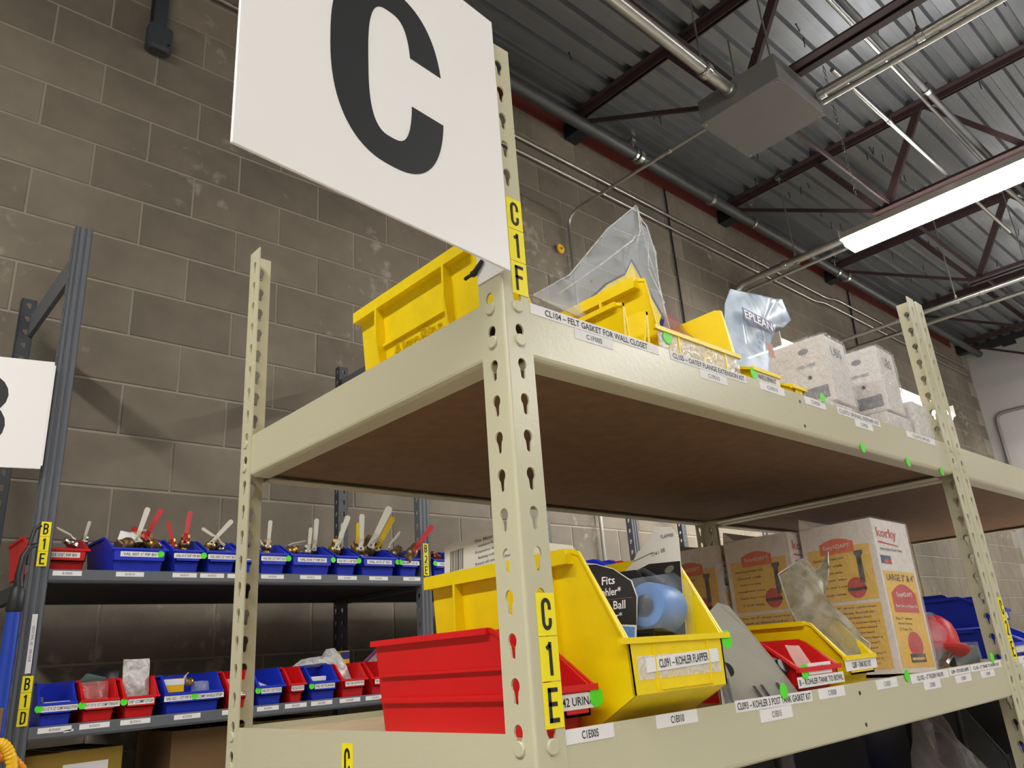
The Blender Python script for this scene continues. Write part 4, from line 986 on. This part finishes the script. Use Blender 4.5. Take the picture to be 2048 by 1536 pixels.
# cloudy bag of parts in the yellow bin
t = bag('parts_bag','cloudy translucent bag of bolts rising from the small yellow bin', [(.640,.060,1.41),(.690,.015,1.405),(.700,.012,1.428),(.694,.04,1.457),(.705,.07,1.50),(.765,.085,1.540),(.800,.095,1.577),(.775,.095,1.558),(.742,.095,1.545),(.745,.11,1.566),(.715,.11,1.560),(.668,.12,1.541),(.665,.11,1.49),(.640,.08,1.44)], (-.55,-.8,.15), .016, 'cloudy', .006, 21, .015, edge_hl='cloudy_white')
pillow([(-.045,.018,.02),(-.01,-.0,.02),(.0,.02,.07),(-.004,.03,.11),(-.035,.035,.115),(-.045,.03,.07)],(-.55,-.8,.15),.012,None,5,.008,4,.012).build('bolts','parts_grey',t,True)
# ---- three tall printed cartons
def print_rows(t, M, rows, x0, w, y0, dy, h, ink='text_brown'):
    for k, s in enumerate(rows): lettering(s, M @ T((x0,y0-dy*k,.0004)), w*(1-.12*(k%3)), h, t, ink)
def korky(loc, rz, label, lean=0, ry=0):
    A, Bd, H = .138, .136, .256      # width along Y, depth along X, height
    t = thing('flapper_carton', label, 'box', loc, group='tall printed plumbing cartons', rot=(math.radians(lean),math.radians(ry),math.radians(rz)))
    m = MB(); m.prism([(0,0,0),(Bd,0,0),(Bd,A,0),(0,A,0)],(0,0,H)); m.prism([(0,0,H),(Bd,0,H),(Bd,A,H),(0,A,H)],(0,0,.002)); 
    m.prism([(0,A*.8,H),(0,A,H),(.0,A*.98,H+.022)],(Bd,0,0)); m.build('carton','pkg_white',t)
    Mx = frame((-.0002,A/2,0),(0,-1,0),(0,0,1))      # broad face, facing -X
    My = frame((Bd/2,-.0002,0),(1,0,0),(0,0,1))      # narrow face, facing -Y
    def pan(M, x0,x1,y0,y1,mt,nm='print_panel',z=.0003): return MB().box(x0,x1,y0,y1,0,z,M).build(nm,mt,t)
    pan(Mx,-.060,.058,.122,.216,'pkg_yellow'); pan(Mx,-.060,.058,.008,.116,'pkg_yellow')
    # orange arched badge
    pts = [(-.034,.205),(.030,.205),(.030,.224)]+[(.030-.064*k/8,.224+.008*math.sin(math.pi*k/8)) for k in range(1,8)]+[(-.034,.224)]
    MB().prism([Mx @ Vector((x,y,.0004)) for x,y in pts], Mx.to_3x3() @ Vector((0,0,.0004))).build('badge','pkg_orange',t)
    lettering('EasyADAPT', Mx @ T((-.002,.2165,.0007)), .050,.0095,t,'pkg_white')
    print_rows(t,Mx,('Oversized Lube & Rubber radical','Good risk','Quicker to drain opening','toughest seat','Quality drain 3 inch','3 inch valve'),-.022,.060,.197,.0125,.0045)
    # picture: black overflow tube with a red flapper
    MB().prism([Mx @ Vector((x,y,.0004)) for x,y in ((.030,.150),(.040,.150),(.040,.196),(.044,.200),(.044,.206),(.028,.206),(.028,.200),(.031,.196))], Mx.to_3x3() @ Vector((0,0,.0003))).build('picture_tube','card_black',t)
    MB().lathe([(.017,.0004),(.017,.0007)],20,Mx @ T((.022,.143,0)) @ Matrix.Diagonal((1,1.05,1,1))).build('picture_flapper','pkg_red',t)
    MB().box(.005,.040,.138,.1435,.0007,.0009,Mx).build('picture_band','card_black',t)
    print_rows(t,Mx,('Fits all 3" drain openings','such as those found in:')+tuple('Model series and part numbers listed %d'%k for k in range(2,12)),.0,.100,.110,.0085,.0042)
    # narrow face
    lettering('korky', My @ T((-.018,.232,.0002)), .075,.022,t,'pkg_red')
    MB().prism([My @ Vector((x,y,.0002)) for x,y in ((-.055,.216),(.02,.213),(.02,.2145),(-.055,.219))], My.to_3x3() @ Vector((0,0,.0003))).build('underline','pkg_red',t)
    lettering('Adjustable Flush Valve', My @ T((-.012,.205,.0002)), .085,.006,t)
    pan(My,-.058,-.020,.180,.194,'navy','flag'); pan(My,-.045,-.020,.181,.187,'pkg_red','flag_stripe',.0005)
    pan(My,-.060,.060,.008,.168,'pkg_yellow')
    lettering('LARGE 3" & 4"', My @ T((0,.157,.0004)), .105,.012,t,'text_brown')
    pts = [(-.046,.098),(.046,.098),(.046,.130)]+[(.046-.092*k/8,.130+.016*math.sin(math.pi*k/8)) for k in range(1,8)]+[(-.046,.130)]
    MB().prism([My @ Vector((x,y,.0004)) for x,y in pts], My.to_3x3() @ Vector((0,0,.0004))).build('badge','pkg_red',t)
    lettering('EasyADAPT', My @ T((0,.127,.0009)), .06,.010,t,'pkg_white'); lettering('Flush Valve and Flapper Kit', My @ T((0,.108,.0009)), .082,.006,t,'pkg_white')
    print_rows(t,My,('Fits 3" valves','Water Saving','2 Year Kit'),-.02,.06,.088,.009,.0045)
    MB().lathe([(.034,.0004),(.034,.0007)],22,My @ T((.004,.045,0)) @ Matrix.Diagonal((.8,.62,1,1))).build('picture_flapper','pkg_red',t)
    pan(My,-.024,.032,.016,.030,'card_black','picture_band',.0008); pan(My,-.020,.028,.020,.024,'pkg_yellow','picture_rule',.0010)
    # shrink film
    m = MB(); e = .0022
    N = 7
    def sheet(f):
        k = len(m.v); vs = [f(i/N,j/N) for j in range(N+1) for i in range(N+1)]
        m.add([Vector(v)+Vector((mnoise.noise(Vector(v)*60),mnoise.noise(Vector(v)*60+Vector((9,0,0))),mnoise.noise(Vector(v)*60+Vector((0,9,0)))))*.0012 for v in vs],[(j*(N+1)+i,j*(N+1)+i+1,(j+1)*(N+1)+i+1,(j+1)*(N+1)+i) for j in range(N) for i in range(N)])
    sheet(lambda a,b: (-e,A+e-(A+2*e)*a,H*b+e)); sheet(lambda a,b: (-e+(Bd+2*e)*a,-e,H*b+e)); sheet(lambda a,b: (-e+(Bd+2*e)*a,-e+(A+2*e)*b,H+.0045)); sheet(lambda a,b: (Bd+e,-e+(A+2*e)*a,H*b+e))
    m.build('shrink_film','wrap_thin',t,True)
    return t
korky((.890,.055,ZE+.0052),-2,'tall printed flush valve carton standing in front, narrow face visible',ry=2)
korky((.868,.202,ZE+.0028),0,'middle one of three tall printed cartons in a row',ry=1)
korky((.862,.350,ZE),0,'rearmost of three tall printed cartons, behind the yellow bin')
# red float in bag
t = thing('float_bag','glossy red plastic flapper float in a clear bag','package',(1.09,.062,ZE))
MB().lathe([(.004,.026),(.030,.024),(.050,.026),(.054,.030),(.050,.034),(.040,.040),(.040,.060),(.036,.078),(.024,.092),(.006,.098)],24,T((.0,0,.0)) @ R(14,'Y') @ R(-10,'X')).build('float','pkg_red',t,True)
pillow([(-.05,.0,.004),(.06,.0,.004),(.066,.01,.05),(.04,.01,.10),(-.03,.01,.10),(-.055,.0,.05)],(-.6,-.8,.2),.034,None,5,.008,6,.02).build('film','clear',t,True)
m = MB(); m.tube([(-.02,-.01,.010),(.0,-.012,.022),(.03,-.012,.03)],.007,8); m.tube([(-.03,.0,.012),(.03,.0,.012)],.006,8); m.build('fittings','silver',t,True)
t = thing('green_pack','flat dark green packet in clear film on the lower shelf edge','package',(1.175,.05,ZE))
MB().bbox(-.06,.06,-.004,.012,.002,.036,.003).build('pad','green_pad',t)
pillow([(-.07,-.006,.001),(.07,-.006,.001),(.072,-.004,.042),(-.068,-.004,.044)],(0,-1,.1),.012,None,4,.004,5,.02).build('film','clear',t,True)
# second unit, on and behind the big blue bin
t = thing('brown_pipe','short dark brown pipe lying across the large blue bin','pipe',(1.36,.40,ZE+.178))
m = MB(); m.tube([(0,0,0),(.36,0,.0)],.012,14); m.build('tube','brown_pipe',t,True); MB().tube([(.33,0,0),(.365,0,0)],.0145,14).build('collar','brown_pipe',t,True)
t = thing('brown_pipe','second brown pipe resting behind the first on the large blue bin','pipe',(1.34,.44,ZE+.178)); MB().tube([(0,0,0),(.32,0,0)],.011,12).build('tube','brown_pipe',t,True); MB().tube([(.29,0,0),(.325,0,0)],.0135,14).build('collar','brown_pipe',t,True)
t = thing('screen_box','small black box with a blue lit window above the pipes','box',(1.58,.50,ZE+.166)); MB().bbox(-.035,.035,-.03,.03,0,.05,.002).build('case','card_black',t)
MB().box(-.0354,-.0350,-.022,.022,.010,.042).build('window','pole_blue',t); MB().box(-.0357,-.0353,-.010,-.004,.014,.038).build('streak','paper',t)
# under the lower shelf: hanging film bag, grey bins, blue bin
bag('film_bag','large crumpled grey film bag under the lower beige shelf', [(.95,.10,.97),(1.55,.14,.97),(1.58,.2,1.14),(1.46,.22,1.22),(1.36,.2,1.29),(1.20,.18,1.305),(1.12,.16,1.25),(1.0,.12,1.22)], (-.5,-.8,.2), .07, 'grey_film', .02, 31, .05)
make_bin((1.98,.24,.952), .30, .30, .30, 'grey_plastic', 'tall grey bin in the dark under the lower shelf of the second unit', .6,.3,.2,'akro',2)
make_bin((1.95,.02,.952), .24, .20, .20, 'blue', 'blue bin under the lower shelf at the lower right corner', .55,.3,.2)
t = thing('foil_roll','shiny foil tube leaning behind the grey film bag','roll',(1.50,.30,.957)); MB().tube([(0,0,0),(.05,.02,.30)],.03,14).build('tube','silver',t,True); MB().tube([(.05,.02,.30),(.052,.021,.31)],.02,12).build('core','carton',t)
t = thing('pipe_bundle','upright grey pipe under the middle of the lower shelf','pipe',(.76,.22,.951)); MB().tube([(0,0,0),(0,0,.36)],.016,12).build('tube','dull_pipe',t,True); MB().tube([(0,0,.33),(0,0,.355)],.019,12).build('collar','dull_pipe',t,True)
for x, y, sx, sy, sz, l_ in ((.63,.44,.44,.30,.355,'added black tote filling the dark gap under the middle of the lower beige shelf'),(1.04,.44,.33,.30,.355,'added black tote filling the dark gap behind the grey film bag'),(.26,.44,.26,.30,.355,'added black tote filling the dark gap under the lower beige shelf near the corner'),(1.50,.50,.40,.20,.355,'added black tote filling the dark gap under the second beige unit behind the film bag')):  # dark totes added to block the bright wall seen through the shelf gap
    t = thing('filler_tote', l_, 'tote', (x,y,.951)); MB().bbox(-sx/2,sx/2,-sy/2,sy/2,0,sz-.03,.006).build('body','card_black',t); MB().bbox(-sx/2-.008,sx/2+.008,-sy/2-.008,sy/2+.008,sz-.03,sz,.004).build('lid','card_black',t)
# ============================================================ ITEMS ON THE TOP SHELF
t = bag('clear_bag','large clear bag peaking above the yellow bins beside the C sign', [(.215,.165,1.925),(.297,.165,1.982),(.403,.165,2.099),(.425,.165,2.118),(.481,.16,2.169),(.490,.155,2.14),(.478,.14,2.119),(.462,.12,2.05),(.430,.10,1.98),(.405,.08,1.92),(.40,.07,1.86),(.28,.12,1.88)], (-.45,-.9,.1), .016, 'clear', .010, 41, .02, edge_hl='cloudy_white')
b0 = t.location.copy()
m = MB(); O = [(.423,.140,2.038),(.403,.142,2.007),(.353,.145,1.975),(.30,.14,1.93),(.345,.06,1.84),(.395,.075,1.90)]
MB().prism([Vector(p)-b0 for p in O],(.0004,.0014,0)).build('insert_edge','navy',t)
c = sum((Vector(p) for p in O),Vector())/6
MB().prism([(Vector(p)-c)*.90+c-b0+Vector((-.0003,-.0006,0)) for p in O],(.0002,.0006,0)).build('insert_card','yellow',t)
for q in (((.403,.155,2.095),(.44,.140,2.085),(.478,.135,2.105)),((.25,.150,1.93),(.34,.140,2.00),(.425,.135,2.07),(.44,.140,2.085)),((.481,.155,2.165),(.455,.138,2.10),(.425,.132,2.05)),((.47,.135,2.09),(.43,.115,2.01),(.408,.08,1.93)),((.481,.155,2.165),(.462,.135,2.07),(.44,.11,1.99))):
    MB().tube([Vector(p)-b0 for p in q],[.0006]+[.0013]*(len(q)-2)+[.0006],5).build('fold','cloudy_white',t,True)
MB().lathe([(.0025,0),(.0025,.0006)],8,frame(Vector((.315,.140,1.965))-b0,(1,0,0),(0,0,1))).build('vent_hole','card_black',t)
bag('red_packet','reddish wrapped packet leaning in the wide yellow top bin', [(.395,.075,1.85),(.455,.05,1.85),(.462,.08,1.89),(.468,.10,1.925),(.440,.11,1.945),(.415,.10,1.935)], (-.5,-.8,.2), .010, 'pink_film', .005, 42, .015)
t = bag('printed_bag','clear blue printed repair kit bag with navy lettering', [(.508,.040,1.828),(.585,.030,1.828),(.600,.032,1.86),(.640,.045,1.905),(.684,.050,1.950),(.700,.055,1.960),(.730,.06,1.962),(.765,.06,1.985),(.748,.06,2.022),(.715,.058,2.012),(.690,.05,2.004),(.620,.05,1.993),(.554,.05,1.982),(.530,.05,1.95),(.515,.05,1.90)], (-.10,-1,.05), .005, 'clear_blue', .002, 43, .014, edge_hl='clear_blue')
b0 = t.location.copy()
Mp = frame(Vector((.604,.0385,1.935))-b0,(1,.03,0),(0,.02,1)) @ R(-1,'Z')
MB().box(-.048,.050,-.0105,.0105,0,.0004,Mp).build('print_band','navy',t); lettering('EPLEAN', Mp @ T((0,0,.0005)), .088, .0145, t, 'pkg_white')
for k, s in enumerate(('FOR','TILT HANDLE','REPAIR KIT','FAUCET')): lettering(s, Mp @ T((-.004,-.026-.0085*k,.0003)), .026+.004*(k%2), .0055, t, 'navy')
MB().box(.012,.032,-.06,-.035,0,.0005,Mp).build('print_patch','pink_paper',t)
MB().lathe([(.009,0),(.009,.0006)],12,frame(Vector((.705,.044,1.990))-b0,(1,0,0),(0,0,1)) @ R(-14,'Z') @ Matrix.Diagonal((1,.45,1,1))).build('hang_hole','card_black',t)
def wrapped(loc, sx, sy, sz, rz, label, seed, prints=True):
    t = thing('wrapped_carton', label, 'box', loc, math.radians(rz), group='shrink wrapped cartons on the top shelf')
    MB().bbox(0,sx,0,sy,0,sz,.002).build('carton','pkg_white',t)
    M1 = frame((-.0002,sy/2,0),(0,-1,0),(0,0,1)); M2 = frame((sx/2,-.0002,0),(1,0,0),(0,0,1))
    if prints:
        MB().box(sy*.12,sy*.44,sz*.08,sz*.26,0,.0004,M1).build('print_patch','soft_ink',t)
        MB().lathe([(.010,0),(.010,.0004)],12,M1 @ T((sy*.22,sz*.82,0)) @ Matrix.Diagonal((1,.6,1,1))).build('print_emblem','soft_ink',t)
        lettering('UB5', M2 @ T((0,sz*.78,.0002)), sx*.5, sz*.14, t, 'soft_ink'); lettering('OPEN HERE', M1 @ T((sy*.22,sz*.6,.0002)), sy*.24, sz*.05, t, 'soft_ink')
        MB().lathe([(.004,0),(.004,.0004)],8,M1 @ T((sy*.24,sz*.42,0))).build('print_dot','card_black',t)
    m = MB(); N = 10; e = .003
    def sheet(f):
        vs = [Vector(f(i/N,j/N)) for j in range(N+1) for i in range(N+1)]; o = Vector((seed,seed*2,0))
        m.add([v+Vector((mnoise.noise(v*55+o),mnoise.noise(v*55+o+Vector((9,0,0))),mnoise.noise(v*55+o+Vector((0,9,0)))))*.0020 for v in vs],[(j*(N+1)+i,j*(N+1)+i+1,(j+1)*(N+1)+i+1,(j+1)*(N+1)+i) for j in range(N) for i in range(N)])
    sheet(lambda a,b: (-e,sy+e-(sy+2*e)*a,.004+(sz-.004)*b)); sheet(lambda a,b: (-e+(sx+2*e)*a,-e,.004+(sz-.004)*b)); sheet(lambda a,b: (-e+(sx+2*e)*a,-e+(sy+2*e)*b,sz+e)); sheet(lambda a,b: (sx+e,-e+(sy+2*e)*a,.004+(sz-.004)*b))
    m.build('shrink_film','wrap',t,True); return t
wrapped((.790,.042,ZF_), .112, .12, .044, 0, 'low wrapped carton under the left tall one', 3, False)
wrapped((1.005,.022,ZF_), .112, .12, .050, 0, 'low wrapped carton under the right tall one', 4, False)
wrapped((.838,.040,ZF_+.0475), .092, .15, .130, 3, 'left tall shrink wrapped carton on the top shelf', 1)
wrapped((1.020,.020,ZF_+.0535), .090, .15, .135, 3, 'right tall shrink wrapped carton on the top shelf', 2)
wrapped((1.122,.012,ZF_), .075, .12, .088, 2, 'small wrapped carton at the far rack post', 5, False)
dot(FR(.694,1.806,.0008), .0085, rc)
